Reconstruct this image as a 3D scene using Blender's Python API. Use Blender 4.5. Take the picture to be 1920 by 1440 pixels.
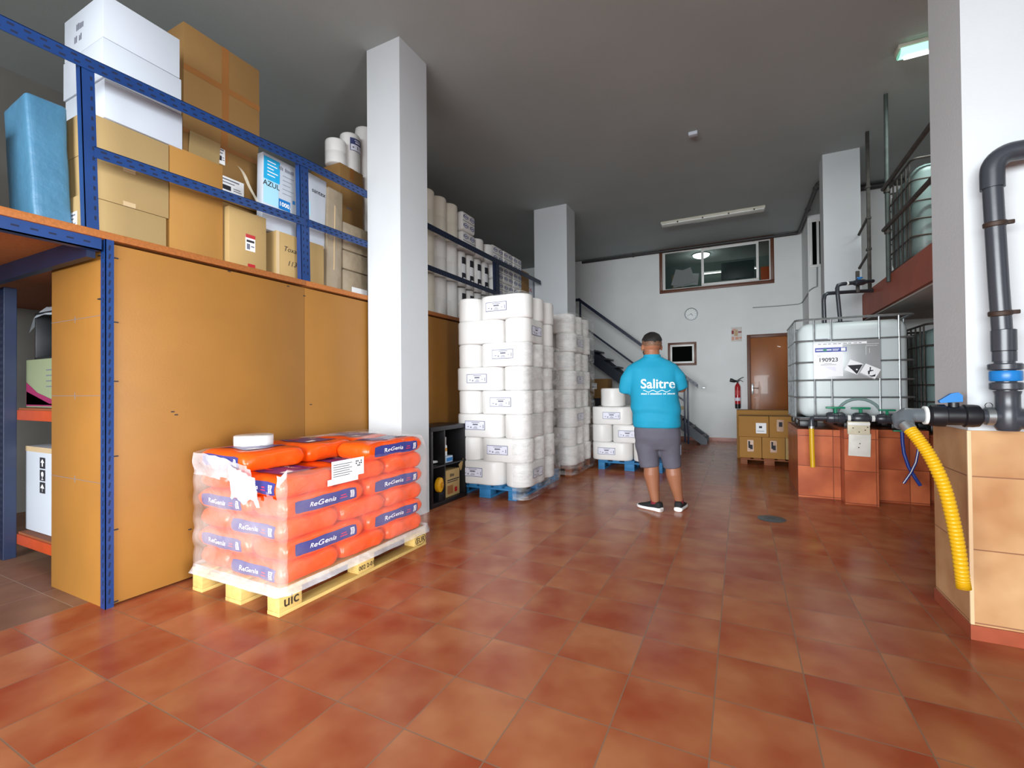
import bpy, bmesh, math, random
from mathutils import Vector, Matrix, noise
random.seed(7)
PI = math.pi
scene = bpy.context.scene
COL = scene.collection
for o in list(bpy.data.objects):
    bpy.data.objects.remove(o, do_unlink=True)

# ------------------------------------------------------------------ camera
cam_data = bpy.data.cameras.new('camera'); cam = bpy.data.objects.new('camera', cam_data); COL.objects.link(cam)
cam_data.sensor_fit = 'HORIZONTAL'; cam_data.sensor_width = 36.0
cam_data.lens = 857.04 / 1920.0 * 36.0
cam_data.clip_start = 0.05; cam_data.clip_end = 100
_y, _p, _r = [math.radians(a) for a in (26.5147, 0.5992, -0.5017)]
_f = Vector((-math.sin(_y)*math.cos(_p), math.cos(_y)*math.cos(_p), math.sin(_p)))
_ri = Vector((math.cos(_y), math.sin(_y), 0)); _u = _ri.cross(_f)
_R = math.cos(_r)*_ri + math.sin(_r)*_u; _U = -math.sin(_r)*_ri + math.cos(_r)*_u
cam.matrix_world = Matrix(((_R.x, _U.x, -_f.x, 0), (_R.y, _U.y, -_f.y, 0), (_R.z, _U.z, -_f.z, 1.22), (0, 0, 0, 1)))
scene.camera = cam

# ------------------------------------------------------------------ world, lights, exposure
scene.view_settings.view_transform = 'Standard'
scene.view_settings.look = 'None'
scene.view_settings.gamma = 1.0
scene.view_settings.use_curve_mapping = False
scene.view_settings.exposure = 0.0
W = bpy.data.worlds.new('overcast_sky'); scene.world = W; W.use_nodes = True
W.node_tree.nodes['Background'].inputs[0].default_value = (0.82, 0.9, 1.0, 1)
W.node_tree.nodes['Background'].inputs[1].default_value = 0.25

def area(name, loc, direction, sx, sy, power, color=(1, 1, 1)):
    d = bpy.data.lights.new(name, 'AREA'); d.shape = 'RECTANGLE'; d.size = sx; d.size_y = sy
    d.energy = power; d.color = color
    o = bpy.data.objects.new(name, d); COL.objects.link(o); o.location = loc
    o.rotation_euler = Vector(direction).to_track_quat('-Z', 'Y').to_euler()
    return o
# daylight that falls in through the wide open shutter behind the photographer
area('shutter_daylight', (-1.5, -12.0, 2.4), (0, 1, -0.04), 17.0, 4.6, 6100, (0.91, 0.97, 1.0))
# added fill lamp on the right, before the near column; no entrance known there
side = area('side_fill_light', (4.4, -1.3, 1.5), (-1, 0.1, -0.06), 3.0, 2.8, 200, (0.91, 0.97, 1.0))
side.data.spread = math.radians(72)

# ------------------------------------------------------------------ helpers
def lin(c):
    return c / 12.92 if c <= 0.04045 else ((c + 0.055) / 1.055) ** 2.4
def hexc(h):
    h = h.lstrip('#'); return tuple(lin(int(h[i:i+2], 16) / 255) for i in (0, 2, 4)) + (1,)

_mats = {}
def mat(name, col, rough=0.5, metal=0.0, var=0.0, vscale=6.0, bump=0.0, bscale=40.0, spec=0.5, emit=None, es=0.0,
        col2=None, trans=0.0, coat=0.0, stretch=None):
    if name in _mats: return _mats[name]
    m = bpy.data.materials.new(name); m.use_nodes = True
    nt = m.node_tree; b = nt.nodes['Principled BSDF']
    c = hexc(col) if isinstance(col, str) else tuple(col)
    b.inputs['Base Color'].default_value = c
    b.inputs['Roughness'].default_value = rough; b.inputs['Metallic'].default_value = metal
    b.inputs['Specular IOR Level'].default_value = spec
    b.inputs['Transmission Weight'].default_value = trans
    b.inputs['Coat Weight'].default_value = coat
    tc = None
    def coords(sc):
        nonlocal tc
        if tc is None: tc = nt.nodes.new('ShaderNodeTexCoord')
        if stretch:
            mp = nt.nodes.new('ShaderNodeMapping'); mp.inputs['Scale'].default_value = stretch
            nt.links.new(tc.outputs['Object'], mp.inputs[0]); return mp.outputs[0]
        return tc.outputs['Object']
    if var > 0 or col2:
        n = nt.nodes.new('ShaderNodeTexNoise'); n.inputs['Scale'].default_value = vscale; n.inputs['Detail'].default_value = 4
        nt.links.new(coords(vscale), n.inputs['Vector'])
        r = nt.nodes.new('ShaderNodeValToRGB')
        c2 = hexc(col2) if col2 else tuple(x * (1 - var) for x in c[:3]) + (1,)
        r.color_ramp.elements[0].position = 0.35; r.color_ramp.elements[1].position = 0.65
        r.color_ramp.elements[0].color = c2; r.color_ramp.elements[1].color = c
        nt.links.new(n.outputs['Fac'], r.inputs['Fac']); nt.links.new(r.outputs['Color'], b.inputs['Base Color'])
    if bump > 0:
        n2 = nt.nodes.new('ShaderNodeTexNoise'); n2.inputs['Scale'].default_value = bscale; n2.inputs['Detail'].default_value = 3
        nt.links.new(coords(bscale), n2.inputs['Vector'])
        bp = nt.nodes.new('ShaderNodeBump'); bp.inputs['Strength'].default_value = bump; bp.inputs['Distance'].default_value = 0.02
        nt.links.new(n2.outputs['Fac'], bp.inputs['Height']); nt.links.new(bp.outputs['Normal'], b.inputs['Normal'])
    if emit:
        b.inputs['Emission Color'].default_value = hexc(emit); b.inputs['Emission Strength'].default_value = es
    _mats[name] = m
    return m

def tile_mat(name, ca, cb, grout, size, axes, off=(0, 0), mortar=0.0025, rough=0.3, size2=None, nscale=3.5):
    """square tiles by a brick texture laid along two object axes"""
    m = bpy.data.materials.new(name); m.use_nodes = True
    nt = m.node_tree; b = nt.nodes['Principled BSDF']; L = nt.links
    tc = nt.nodes.new('ShaderNodeTexCoord'); sp = nt.nodes.new('ShaderNodeSeparateXYZ'); L.new(tc.outputs['Object'], sp.inputs[0])
    cb_ = nt.nodes.new('ShaderNodeCombineXYZ')
    for i, a in enumerate(axes):
        ad = nt.nodes.new('ShaderNodeMath'); ad.operation = 'SUBTRACT'; ad.inputs[1].default_value = off[i]
        L.new(sp.outputs[a], ad.inputs[0]); L.new(ad.outputs[0], cb_.inputs[i])
    br = nt.nodes.new('ShaderNodeTexBrick'); br.offset = 0.0; br.squash = 1.0
    br.inputs['Scale'].default_value = 1.0; br.inputs['Brick Width'].default_value = size
    br.inputs['Row Height'].default_value = size2 or size; br.inputs['Mortar Size'].default_value = mortar
    br.inputs['Mortar Smooth'].default_value = 0.1; br.inputs['Bias'].default_value = 0.0
    br.inputs['Color1'].default_value = (0, 0, 0, 1); br.inputs['Color2'].default_value = (1, 1, 1, 1); br.inputs['Mortar'].default_value = (.5, .5, .5, 1)
    L.new(cb_.outputs[0], br.inputs['Vector'])
    n = nt.nodes.new('ShaderNodeTexNoise'); n.inputs['Scale'].default_value = nscale; n.inputs['Detail'].default_value = 3; n.inputs['Roughness'].default_value = 0.45
    # shift the cloudy pattern from tile to tile
    vm = nt.nodes.new('ShaderNodeVectorMath'); vm.operation = 'MULTIPLY_ADD'
    L.new(br.outputs['Color'], vm.inputs[0]); vm.inputs[1].default_value = (7, 5, 3); L.new(tc.outputs['Object'], vm.inputs[2])
    L.new(vm.outputs[0], n.inputs['Vector'])
    r = nt.nodes.new('ShaderNodeValToRGB'); r.color_ramp.elements[0].position = 0.32; r.color_ramp.elements[1].position = 0.70
    r.color_ramp.elements[0].color = hexc(ca); r.color_ramp.elements[1].color = hexc(cb)
    L.new(n.outputs['Fac'], r.inputs[0])
    hs = nt.nodes.new('ShaderNodeHueSaturation')
    mr = nt.nodes.new('ShaderNodeMapRange'); mr.inputs['To Min'].default_value = 0.965; mr.inputs['To Max'].default_value = 1.035
    L.new(br.outputs['Color'], mr.inputs[0]); L.new(mr.outputs[0], hs.inputs['Value']); L.new(r.outputs[0], hs.inputs['Color'])
    mx = nt.nodes.new('ShaderNodeMix'); mx.data_type = 'RGBA'
    L.new(br.outputs['Fac'], mx.inputs['Factor']); L.new(hs.outputs[0], mx.inputs[6]); mx.inputs[7].default_value = hexc(grout)
    L.new(mx.outputs[2], b.inputs['Base Color'])
    n3 = nt.nodes.new('ShaderNodeTexNoise'); n3.inputs['Scale'].default_value = 3; L.new(tc.outputs['Object'], n3.inputs['Vector'])
    m3 = nt.nodes.new('ShaderNodeMapRange'); m3.inputs['To Min'].default_value = rough - .02; m3.inputs['To Max'].default_value = rough + .05
    L.new(n3.outputs['Fac'], m3.inputs[0]); L.new(m3.outputs[0], b.inputs['Roughness'])
    bp = nt.nodes.new('ShaderNodeBump'); bp.invert = True; bp.inputs['Strength'].default_value = 0.5; bp.inputs['Distance'].default_value = 0.004
    L.new(br.outputs['Fac'], bp.inputs['Height']); L.new(bp.outputs[0], b.inputs['Normal'])
    b.inputs['Specular IOR Level'].default_value = 0.17
    return m

def film_mat(name, col, lo, hi, rough=0.25, scale=5.0, stretch=(1, 1, 1), bump=0.4, bscale=14):
    """thin plastic film: partly clear, partly milky"""
    m = bpy.data.materials.new(name); m.use_nodes = True
    nt = m.node_tree; b = nt.nodes['Principled BSDF']; L = nt.links
    b.inputs['Base Color'].default_value = hexc(col); b.inputs['Roughness'].default_value = rough
    tc = nt.nodes.new('ShaderNodeTexCoord'); mp = nt.nodes.new('ShaderNodeMapping'); mp.inputs['Scale'].default_value = stretch
    L.new(tc.outputs['Object'], mp.inputs[0])
    n = nt.nodes.new('ShaderNodeTexNoise'); n.inputs['Scale'].default_value = scale; n.inputs['Detail'].default_value = 5; L.new(mp.outputs[0], n.inputs['Vector'])
    mr = nt.nodes.new('ShaderNodeMapRange'); mr.inputs['From Min'].default_value = .35; mr.inputs['From Max'].default_value = .7
    mr.inputs['To Min'].default_value = lo; mr.inputs['To Max'].default_value = hi
    L.new(n.outputs['Fac'], mr.inputs[0]); L.new(mr.outputs[0], b.inputs['Alpha'])
    n2 = nt.nodes.new('ShaderNodeTexNoise'); n2.inputs['Scale'].default_value = bscale; n2.inputs['Detail'].default_value = 4; n2.inputs['Distortion'].default_value = 1.0
    L.new(mp.outputs[0], n2.inputs['Vector'])
    bp = nt.nodes.new('ShaderNodeBump'); bp.inputs['Strength'].default_value = bump; bp.inputs['Distance'].default_value = 0.03
    L.new(n2.outputs['Fac'], bp.inputs['Height']); L.new(bp.outputs[0], b.inputs['Normal'])
    return m

class MB:
    """collects shapes into one mesh"""
    def __init__(s): s.bm = bmesh.new()
    def box(s, x0, x1, y0, y1, z0, z1, mi=0, bev=0.0, seg=2, rot=None, about=None):
        vs = [s.bm.verts.new((x, y, z)) for x in (x0, x1) for y in (y0, y1) for z in (z0, z1)]
        fs = [s.bm.faces.new([vs[i] for i in q]) for q in ((0, 1, 3, 2), (4, 6, 7, 5), (0, 4, 5, 1), (2, 3, 7, 6), (0, 2, 6, 4), (1, 5, 7, 3))]
        for f in fs: f.material_index = mi
        if rot is not None:
            c = Vector(about) if about else Vector(((x0+x1)/2, (y0+y1)/2, (z0+z1)/2))
            for v in vs: v.co = c + rot @ (v.co - c)
        if bev > 0:
            es = list({e for f in fs for e in f.edges})
            r = bmesh.ops.bevel(s.bm, geom=es, offset=bev, segments=seg, affect='EDGES', profile=0.5)
            for f in r['faces']: f.material_index = mi
        return s
    def loft(s, rings, mi=0, cap=True, closed=True):
        R = [[s.bm.verts.new(p) for p in r] for r in rings]
        n = len(R[0])
        for a, b in zip(R[:-1], R[1:]):
            for i in range(n if closed else n - 1):
                j = (i + 1) % n
                try: s.bm.faces.new((a[i], a[j], b[j], b[i])).material_index = mi
                except ValueError: pass
        if cap:
            s.bm.faces.new(list(reversed(R[0]))).material_index = mi
            s.bm.faces.new(R[-1]).material_index = mi
        return s
    def tube(s, pts, r, seg=12, mi=0, cap=True):
        """round bar along a path; r is one radius or one per point"""
        P = [Vector(p) for p in pts]; n = len(P)
        rr = r if isinstance(r, (list, tuple)) else [r] * n
        up = None; rings = []
        for i in range(n):
            t = (P[min(i+1, n-1)] - P[max(i-1, 0)])
            t = t.normalized() if t.length > 1e-9 else Vector((0, 0, 1))
            if up is None:
                a = Vector((0, 0, 1)) if abs(t.z) < 0.9 else Vector((1, 0, 0))
                up = (a - t * a.dot(t)).normalized()
            else:
                up = (up - t * up.dot(t)); up = up.normalized() if up.length > 1e-6 else t.orthogonal().normalized()
            sd = t.cross(up)
            rings.append([P[i] + rr[i] * (math.cos(2*PI*k/seg) * up + math.sin(2*PI*k/seg) * sd) for k in range(seg)])
        return s.loft(rings, mi, cap)
    def cyl(s, p0, p1, r, seg=20, mi=0, r2=None):
        return s.tube([p0, p1], [r, r if r2 is None else r2], seg, mi)
    def lathe(s, prof, c=(0, 0, 0), seg=24, mi=0, cap=True, axis=(0, 0, 1)):
        a = Vector(axis).normalized(); u = a.orthogonal().normalized(); v = a.cross(u); c = Vector(c)
        return s.loft([[c + a*z + r*(math.cos(2*PI*k/seg)*u + math.sin(2*PI*k/seg)*v) for k in range(seg)] for r, z in prof], mi, cap)
    def poly(s, pts, mi=0):
        s.bm.faces.new([s.bm.verts.new(p) for p in pts]).material_index = mi; return s
    def prism(s, pts, d, mi=0):
        """polygon pushed along the vector d"""
        d = Vector(d); return s.loft([[Vector(p) for p in pts], [Vector(p) + d for p in pts]], mi)
    def grid(s, fn, nu, nv, mi=0):
        V = [[s.bm.verts.new(fn(i / nu, j / nv)) for j in range(nv + 1)] for i in range(nu + 1)]
        for i in range(nu):
            for j in range(nv):
                s.bm.faces.new((V[i][j], V[i+1][j], V[i+1][j+1], V[i][j+1])).material_index = mi
        return s
    def flat(s, tv, o, ux, uz, mi=0, sx=1.0, sz=1.0):
        """lays a flat (verts, faces) drawing on the plane o + x*ux + y*uz"""
        o, ux, uz = Vector(o), Vector(ux), Vector(uz)
        vs = [s.bm.verts.new(o + ux * (x * sx) + uz * (y * sz)) for x, y in tv[0]]
        for f in tv[1]:
            try: s.bm.faces.new([vs[i] for i in f]).material_index = mi
            except ValueError: pass
        return s
    def warp(s, tv, fn, mi=0):
        vs = [s.bm.verts.new(fn(x, y)) for x, y in tv[0]]
        for f in tv[1]:
            try: s.bm.faces.new([vs[i] for i in f]).material_index = mi
            except ValueError: pass
        return s
    def ball(s, c, r, mi=0, sub=2, sc=(1, 1, 1), rot=None):
        M = Matrix.Translation(c) @ (rot.to_4x4() if rot else Matrix.Identity(4)) @ Matrix.Diagonal((r*sc[0], r*sc[1], r*sc[2], 1))
        g = bmesh.ops.create_icosphere(s.bm, subdivisions=sub, radius=1, matrix=M)
        for v in g['verts']:
            for f in v.link_faces: f.material_index = mi
        return s
    def mesh(s, name, mats, smooth=True, ang=35, recalc=True):
        if recalc: bmesh.ops.recalc_face_normals(s.bm, faces=s.bm.faces[:])
        me = bpy.data.meshes.new(name); s.bm.to_mesh(me); s.bm.free()
        for m in (mats if isinstance(mats, (list, tuple)) else [mats]): me.materials.append(m)
        if smooth:
            me.shade_smooth(); me.set_sharp_from_angle(angle=math.radians(ang))
        return me
    def build(s, name, mats, parent=None, loc=(0, 0, 0), rotz=0.0, smooth=True, ang=35, recalc=True):
        return link(name, s.mesh(name, mats, smooth, ang, recalc), parent, loc, rotz)

def link(name, me, parent=None, loc=(0, 0, 0), rotz=0.0):
    o = bpy.data.objects.new(name, me); COL.objects.link(o); o.location = loc; o.rotation_euler = (0, 0, rotz)
    if parent is not None: o.parent = parent
    return o
def tag(o, label, cat, group=None):
    o['label'] = label; o['category'] = cat
    if group: o['group'] = group
    return o
def thing(name, label, cat, loc=(0, 0, 0), rotz=0.0, group=None):
    o = bpy.data.objects.new(name, None); COL.objects.link(o); o.empty_display_size = 0.1
    o.location = loc; o.rotation_euler = (0, 0, rotz)
    return tag(o, label, cat, group)
def structure(o): o['kind'] = 'structure'; return o
def dup(root, loc, rotz, label, group=None):
    r = root.copy(); COL.objects.link(r); r.location = loc; r.rotation_euler = (0, 0, rotz); r['label'] = label
    if group: r['group'] = group
    for ch in list(root.children):
        c = ch.copy(); COL.objects.link(c); c.parent = r
        for g in list(ch.children):
            d = g.copy(); COL.objects.link(d); d.parent = c
    return r

_text = {}
def text2d(t, size=1.0, bold=0.0, shear=0.0, align='CENTER', res=3):
    if t.startswith('~'):          # writing too small to read in the photo: a row of short strokes, n per word
        v = []; f = []; x = 0.0
        for w in t[1:].split():
            for i in range(int(w)):
                hh = (.34, .26, .38, .24, .30)[(i * 3 + len(v)) % 5]; b = len(v)
                v += [(x, -.22), (x + .17, -.22), (x + .17 + shear*.2, hh), (x + shear*.2, hh)]; f.append((b, b+1, b+2, b+3)); x += .28
            x += .3
        return [((p[0] - x/2) * size, p[1] * size) for p in v], f
    k = (t, bold, shear, align, res)
    if k not in _text:
        cu = bpy.data.curves.new('lettering', 'FONT'); cu.body = t; cu.size = 1.0; cu.offset = bold; cu.shear = shear
        cu.align_x = align; cu.align_y = 'CENTER'; cu.resolution_u = res; cu.fill_mode = 'FRONT'
        o = bpy.data.objects.new('lettering', cu); COL.objects.link(o)
        dg = bpy.context.evaluated_depsgraph_get(); dg.update()
        me = bpy.data.meshes.new_from_object(o.evaluated_get(dg))
        _text[k] = ([(v.co.x, v.co.y) for v in me.vertices], [tuple(p.vertices) for p in me.polygons])
        bpy.data.objects.remove(o); bpy.data.meshes.remove(me); bpy.data.curves.remove(cu)
    v, f = _text[k]
    return [(x * size, y * size) for x, y in v], f
def rect2d(x0, x1, y0, y1, nx=1):
    v = []; f = []
    for i in range(nx + 1):
        x = x0 + (x1 - x0) * i / nx; v += [(x, y0), (x, y1)]
    for i in range(nx): f.append((2*i, 2*i+2, 2*i+3, 2*i+1))
    return v, f
def disc2d(cx, cy, r, n=20, sy=1.0):
    return [(cx + r*math.cos(2*PI*i/n), cy + sy*r*math.sin(2*PI*i/n)) for i in range(n)], [tuple(range(n))]
def ring2d(cx, cy, r0, r1, n=24, sy=1.0):
    v = [(cx + r*math.cos(2*PI*i/n), cy + sy*r*math.sin(2*PI*i/n)) for i in range(n) for r in (r0, r1)]
    return v, [(2*i, 2*i+1, (2*i+3) % (2*n), (2*i+2) % (2*n)) for i in range(n)]
def remeshed(mb, voxel, smooth_it=4, name='tmp'):
    """one continuous surface out of overlapping closed shapes"""
    o = mb.build(name, [], smooth=False)
    md = o.modifiers.new('r', 'REMESH'); md.mode = 'VOXEL'; md.voxel_size = voxel; md.adaptivity = 0
    if smooth_it:
        sm = o.modifiers.new('s', 'SMOOTH'); sm.factor = 0.5; sm.iterations = smooth_it
    dg = bpy.context.evaluated_depsgraph_get(); dg.update()
    me = bpy.data.meshes.new_from_object(o.evaluated_get(dg))
    bpy.data.objects.remove(o)
    return me
def set_mesh(me, mats):
    me.materials.clear()
    for m in mats: me.materials.append(m)
    me.shade_smooth(); return me

# ------------------------------------------------------------------ shared materials
M = dict(
 floor=tile_mat('terracotta_floor_tiles', '#a04c2f', '#bb7850', '#8f6f5a', 0.33037, (0, 1), (-2.0878, 1.3054), 0.0026, 0.2, nscale=3.6),
 floor_left=tile_mat('greyish_floor_tiles', '#7d5a48', '#98735c', '#a9988a', 0.41, (0, 1), (-3.409, 1.22), 0.0018, 0.42),  # greyer tile set with its own joints, left of the main floor
 redtile=tile_mat('red_plinth_tiles', '#9c4c30', '#c56c45', '#6e3a28', 0.33, (0, 2), (0.56, 0.345), 0.003, 0.3),
 redtile_y=tile_mat('red_plinth_side_tiles', '#9c4c30', '#c56c45', '#6e3a28', 0.33, (1, 2), (0.0, 0.345), 0.003, 0.3),
 tantile=tile_mat('tan_plinth_tiles', '#ad7c54', '#cba276', '#8a6048', 0.6, (0, 2), (0.96, 0.43), 0.003, 0.32, size2=0.35, nscale=4),
 tantile_y=tile_mat('tan_plinth_side_tiles', '#ad7c54', '#cba276', '#8a6048', 0.6, (1, 2), (2.9, 0.43), 0.003, 0.32, size2=0.35, nscale=4),
 skirt=mat('terracotta_skirting', '#a04e34', 0.35, var=0.2, vscale=8),
 ceil=mat('grey_white_ceiling_paint', '#afb8b7', 0.9, var=0.07, vscale=0.8, bump=0.08, bscale=120),
 white=mat('white_wall_paint', '#cacdd0', 0.75, var=0.03, vscale=2, bump=0.06, bscale=60),
 wallg=mat('pale_grey_wall_paint', '#eef0f0', 0.75, var=0.05, vscale=1.5, bump=0.05, bscale=60),
 fascia=mat('red_brown_painted_beam', '#a3543e', 0.6, var=0.12, vscale=4),
 soffit=mat('grey_soffit', '#b9b7b2', 0.9, var=0.1, vscale=2),
 chip=mat('orange_chipboard', '#aa642b', 0.6, var=0.22, vscale=60, bump=0.1, bscale=90),
 hard=mat('ochre_hardboard', '#986626', 0.55, var=0.1, vscale=2.2, bump=0.03, bscale=100),
 blue=mat('blue_painted_steel', '#133872', 0.35, var=0.15, vscale=5, spec=0.6),
 navy=mat('navy_painted_steel', '#15223f', 0.4, var=0.2, vscale=6),
 slot=mat('dark_slots', '#0b1430', 0.8),
 black=mat('black_plastic', '#15161a', 0.4),
 darkpvc=mat('dark_grey_pvc', '#35383f', 0.32, spec=0.6, bump=0.02, bscale=20),
 midpvc=mat('mid_grey_pvc', '#5b6166', 0.35, spec=0.6),
 bluepl=mat('bright_blue_plastic', '#1672b8', 0.35),
 green=mat('green_plastic', '#12805c', 0.35),
 yellow=mat('yellow_hose_plastic', '#cf9f10', 0.35, spec=0.5),
 steel=mat('galvanised_steel', '#aab0b2', 0.35, 0.85, var=0.2, vscale=20),
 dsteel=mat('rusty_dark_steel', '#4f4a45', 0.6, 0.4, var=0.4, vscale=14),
 card=mat('tan_cardboard', '#b2935f', 0.8, var=0.07, vscale=3, bump=0.03, bscale=60),
 card2=mat('orange_tan_cardboard', '#a87838', 0.8, var=0.07, vscale=3, bump=0.03, bscale=60),
 card3=mat('khaki_cardboard', '#a98d5e', 0.8, var=0.06, vscale=3, bump=0.03, bscale=60),
 card4=mat('brown_cardboard', '#8f6a3a', 0.8, var=0.08, vscale=3, bump=0.03, bscale=60),
 wcard=mat('white_cardboard', '#c6ccd6', 0.7, var=0.04, vscale=3),
 tape=mat('brown_packing_tape', '#94602f', 0.3, spec=0.6),
 clear=mat('pale_adhesive_tape', '#cdb28a', 0.25, spec=0.6),
 ink=mat('black_ink', '#23222a', 0.7),
 inkg=mat('grey_ink', '#6d6e7c', 0.7),
 paper=mat('white_paper', '#f2f2f4', 0.7),
 lilac=mat('pale_lilac_label', '#e3e2f0', 0.45),
 labelblue=mat('navy_label_ink', '#37406e', 0.5),
 brand=mat('royal_blue_print', '#2b3f9e', 0.4),
 cyan=mat('cyan_print', '#21a9dd', 0.45), lcyan=mat('pale_cyan_print', '#a9dcf2', 0.45), dcyan=mat('deep_blue_print', '#1275bd', 0.45),
 red=mat('red_enamel', '#b01822', 0.3, coat=0.3),
 wood=mat('yellow_pallet_wood', '#d5b268', 0.7, var=0.2, vscale=5, stretch=(6, 1, 6), bump=0.1, bscale=30),
 woodblue=mat('blue_painted_pallet', '#2a78ae', 0.65, var=0.25, vscale=7, bump=0.1, bscale=30),
 woodbrown=mat('brown_pallet_wood', '#8d4f2c', 0.7, var=0.25, vscale=5, bump=0.1, bscale=30),
 brownwood=mat('brown_stained_wood', '#6b3a22', 0.45, var=0.25, vscale=5, stretch=(1, 1, 8)),
 doorwood=mat('orange_brown_door_veneer', '#a85f24', 0.35, var=0.3, vscale=2.5, stretch=(1, 1, .5), coat=0.15),
 roll=mat('white_tissue_in_film', '#e9e6e3', 0.42, var=0.03, vscale=5, bump=0.12, bscale=9, spec=0.5),
 creamroll=mat('cream_tissue_in_film', '#e0d8c8', 0.45, var=0.05, vscale=5, bump=0.12, bscale=9),
 core=mat('cardboard_core', '#a99472', 0.8),
 glassdark=mat('dark_window_glass', '#0c0f0e', 0.5, spec=0.0),
 alu=mat('white_aluminium', '#e9e9e6', 0.35),
 hdpe=mat('translucent_white_tank_plastic', '#d0d8d9', 0.38, var=0.04, vscale=2, spec=0.4),
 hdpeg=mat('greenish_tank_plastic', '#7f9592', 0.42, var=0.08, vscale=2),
 orangebeam=mat('orange_rack_beam', '#c2491c', 0.45, var=0.15, vscale=8),
)

# ------------------------------------------------------------------ room shell
HC = 4.5
structure(MB().box(-3.409, 4.3, -3.2, 11.4, -0.1, 0).build('floor', M['floor'], smooth=False))
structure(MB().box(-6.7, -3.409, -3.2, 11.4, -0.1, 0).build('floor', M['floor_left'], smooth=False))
structure(MB().box(-6.8, 4.4, -3.2, 14.7, HC, HC + 0.15).build('ceiling', M['ceil'], smooth=False))
structure(MB().box(-6.75, -6.6, -3.2, 11.5, 0, HC).build('wall_left', mat('shade_darkened_wall_paint', '#6b6863', .9, var=.15, vscale=2), smooth=False))  # dark colour stands in for the shade on this wall
structure(MB().box(4.2, 4.35, 1.6, 11.5, 0, HC).box(4.2, 4.35, -3.2, -2.8, 0, HC).box(4.2, 4.35, -2.8, 1.6, 3.0, HC).build('wall_right', M['white'], smooth=False))  # low opening cut to let the added side fill through
# unseen shutter wall behind the photographer: lintel, and piers sized to clip the daylight
structure(MB().box(-6.7, -3.9, -3.3, -3.1, 0, HC).box(1.7, 4.3, -3.3, -3.1, 0, HC).box(-3.9, 1.7, -3.3, -3.1, 3.3, HC).build('wall_front', M['white'], smooth=False))

def wall_holes(x0, x1, z0, z1, y0, y1, holes):
    m = MB(); xs = sorted({x0, x1} | {h[i] for h in holes for i in (0, 1)}); zs = sorted({z0, z1} | {h[i] for h in holes for i in (2, 3)})
    for a, b in zip(xs[:-1], xs[1:]):
        for c, d in zip(zs[:-1], zs[1:]):
            if not any(h[0] <= a and b <= h[1] and h[2] <= c and d <= h[3] for h in holes):
                m.box(a, b, y0, y1, c, d)
    bmesh.ops.remove_doubles(m.bm, verts=m.bm.verts[:], dist=1e-5)
    return m
YB = 11.35
structure(wall_holes(-6.7, 4.3, 0, HC, YB, YB + 0.12, [(-1.66, 0.665, 3.51, 4.43), (-1.5, -0.91, 1.75, 2.25)]).build('wall_back', M['wallg'], smooth=False))
structure(MB().box(-6.6, 0.14, YB - 0.015, YB, 0, 0.075).build('baseboard_back', M['skirt'], smooth=False))
# rooms behind the wall
structure(MB().box(-3.2, 2.2, YB + 0.13, 13.1, 2.85, 2.95).build('floor', mat('office_floor', '#6e665c', 0.6), smooth=False))
structure(MB().box(-3.3, -3.2, YB + 0.12, 13.2, 0, HC).box(2.2, 2.3, YB + 0.12, 13.2, 0, HC).box(-3.3, 2.3, 13.1, 13.2, 0, HC)
          .build('wall_office', mat('office_green_grey_paint', '#5f6c66', 0.85), smooth=False))
# jogs of the right-hand wall
structure(MB().box(1.2, 1.62, 10.4, YB, 0, HC).box(1.56, 4.2, 9.25, YB, 0, HC).build('wall_jog', M['wallg'], smooth=False))
# pillars
structure(MB().box(-3.19, -2.79, 3.31, 3.72, 0, HC).build('pillar', M['white'], smooth=False))
structure(MB().box(-3.35, -2.72, 7.68, 8.13, 0, HC).build('pillar', M['white'], smooth=False))
structure(MB().box(1.085, 1.515, 7.75, 8.05, 0, HC).build('pillar', M['white'], smooth=False))
structure(MB().box(0.985, 2.6, 2.97, 3.38, 0.98, HC).build('pillar', M['white'], smooth=False))
# tan tiled plinth of the near column
pl = MB()
pl.poly([(0.98, 2.955, 0), (2.7, 2.955, 0), (2.7, 2.955, 1.0), (0.98, 2.955, 1.0)], 0)
pl.poly([(0.98, 3.40, 0), (0.98, 2.955, 0), (0.98, 2.955, 1.0), (0.98, 3.40, 1.0)], 1)
pl.poly([(0.98, 2.955, 1.0), (2.7, 2.955, 1.0), (2.7, 3.40, 1.0), (0.98, 3.40, 1.0)], 0)
pl.poly([(0.98, 3.40, 0), (0.98, 3.40, 1.0), (2.7, 3.40, 1.0), (2.7, 3.40, 0)], 0)
structure(pl.build('trim_1', [M['tantile'], M['tantile_y']], smooth=False))
structure(MB().box(0.974, 2.72, 2.945, 3.41, 0, 0.07, bev=0.002).build('baseboard_right', M['skirt'], smooth=False))
# tape-like edge strip on the plinth corner
structure(MB().box(0.976, 0.992, 2.951, 2.966, 0.07, 1.0, bev=0.003).build('trim_2', mat('pale_corner_strip', '#d8b48c', 0.4), smooth=False))
# right mezzanine slab
structure(MB().box(1.52, 4.2, 3.39, 8.06, 2.14, 2.47, 0).build('mezzanine_slab', [M['fascia']], smooth=False))
structure(MB().box(1.56, 4.2, 3.39, 8.06, 2.125, 2.14).build('mezzanine_soffit', M['soffit'], smooth=False))

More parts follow.
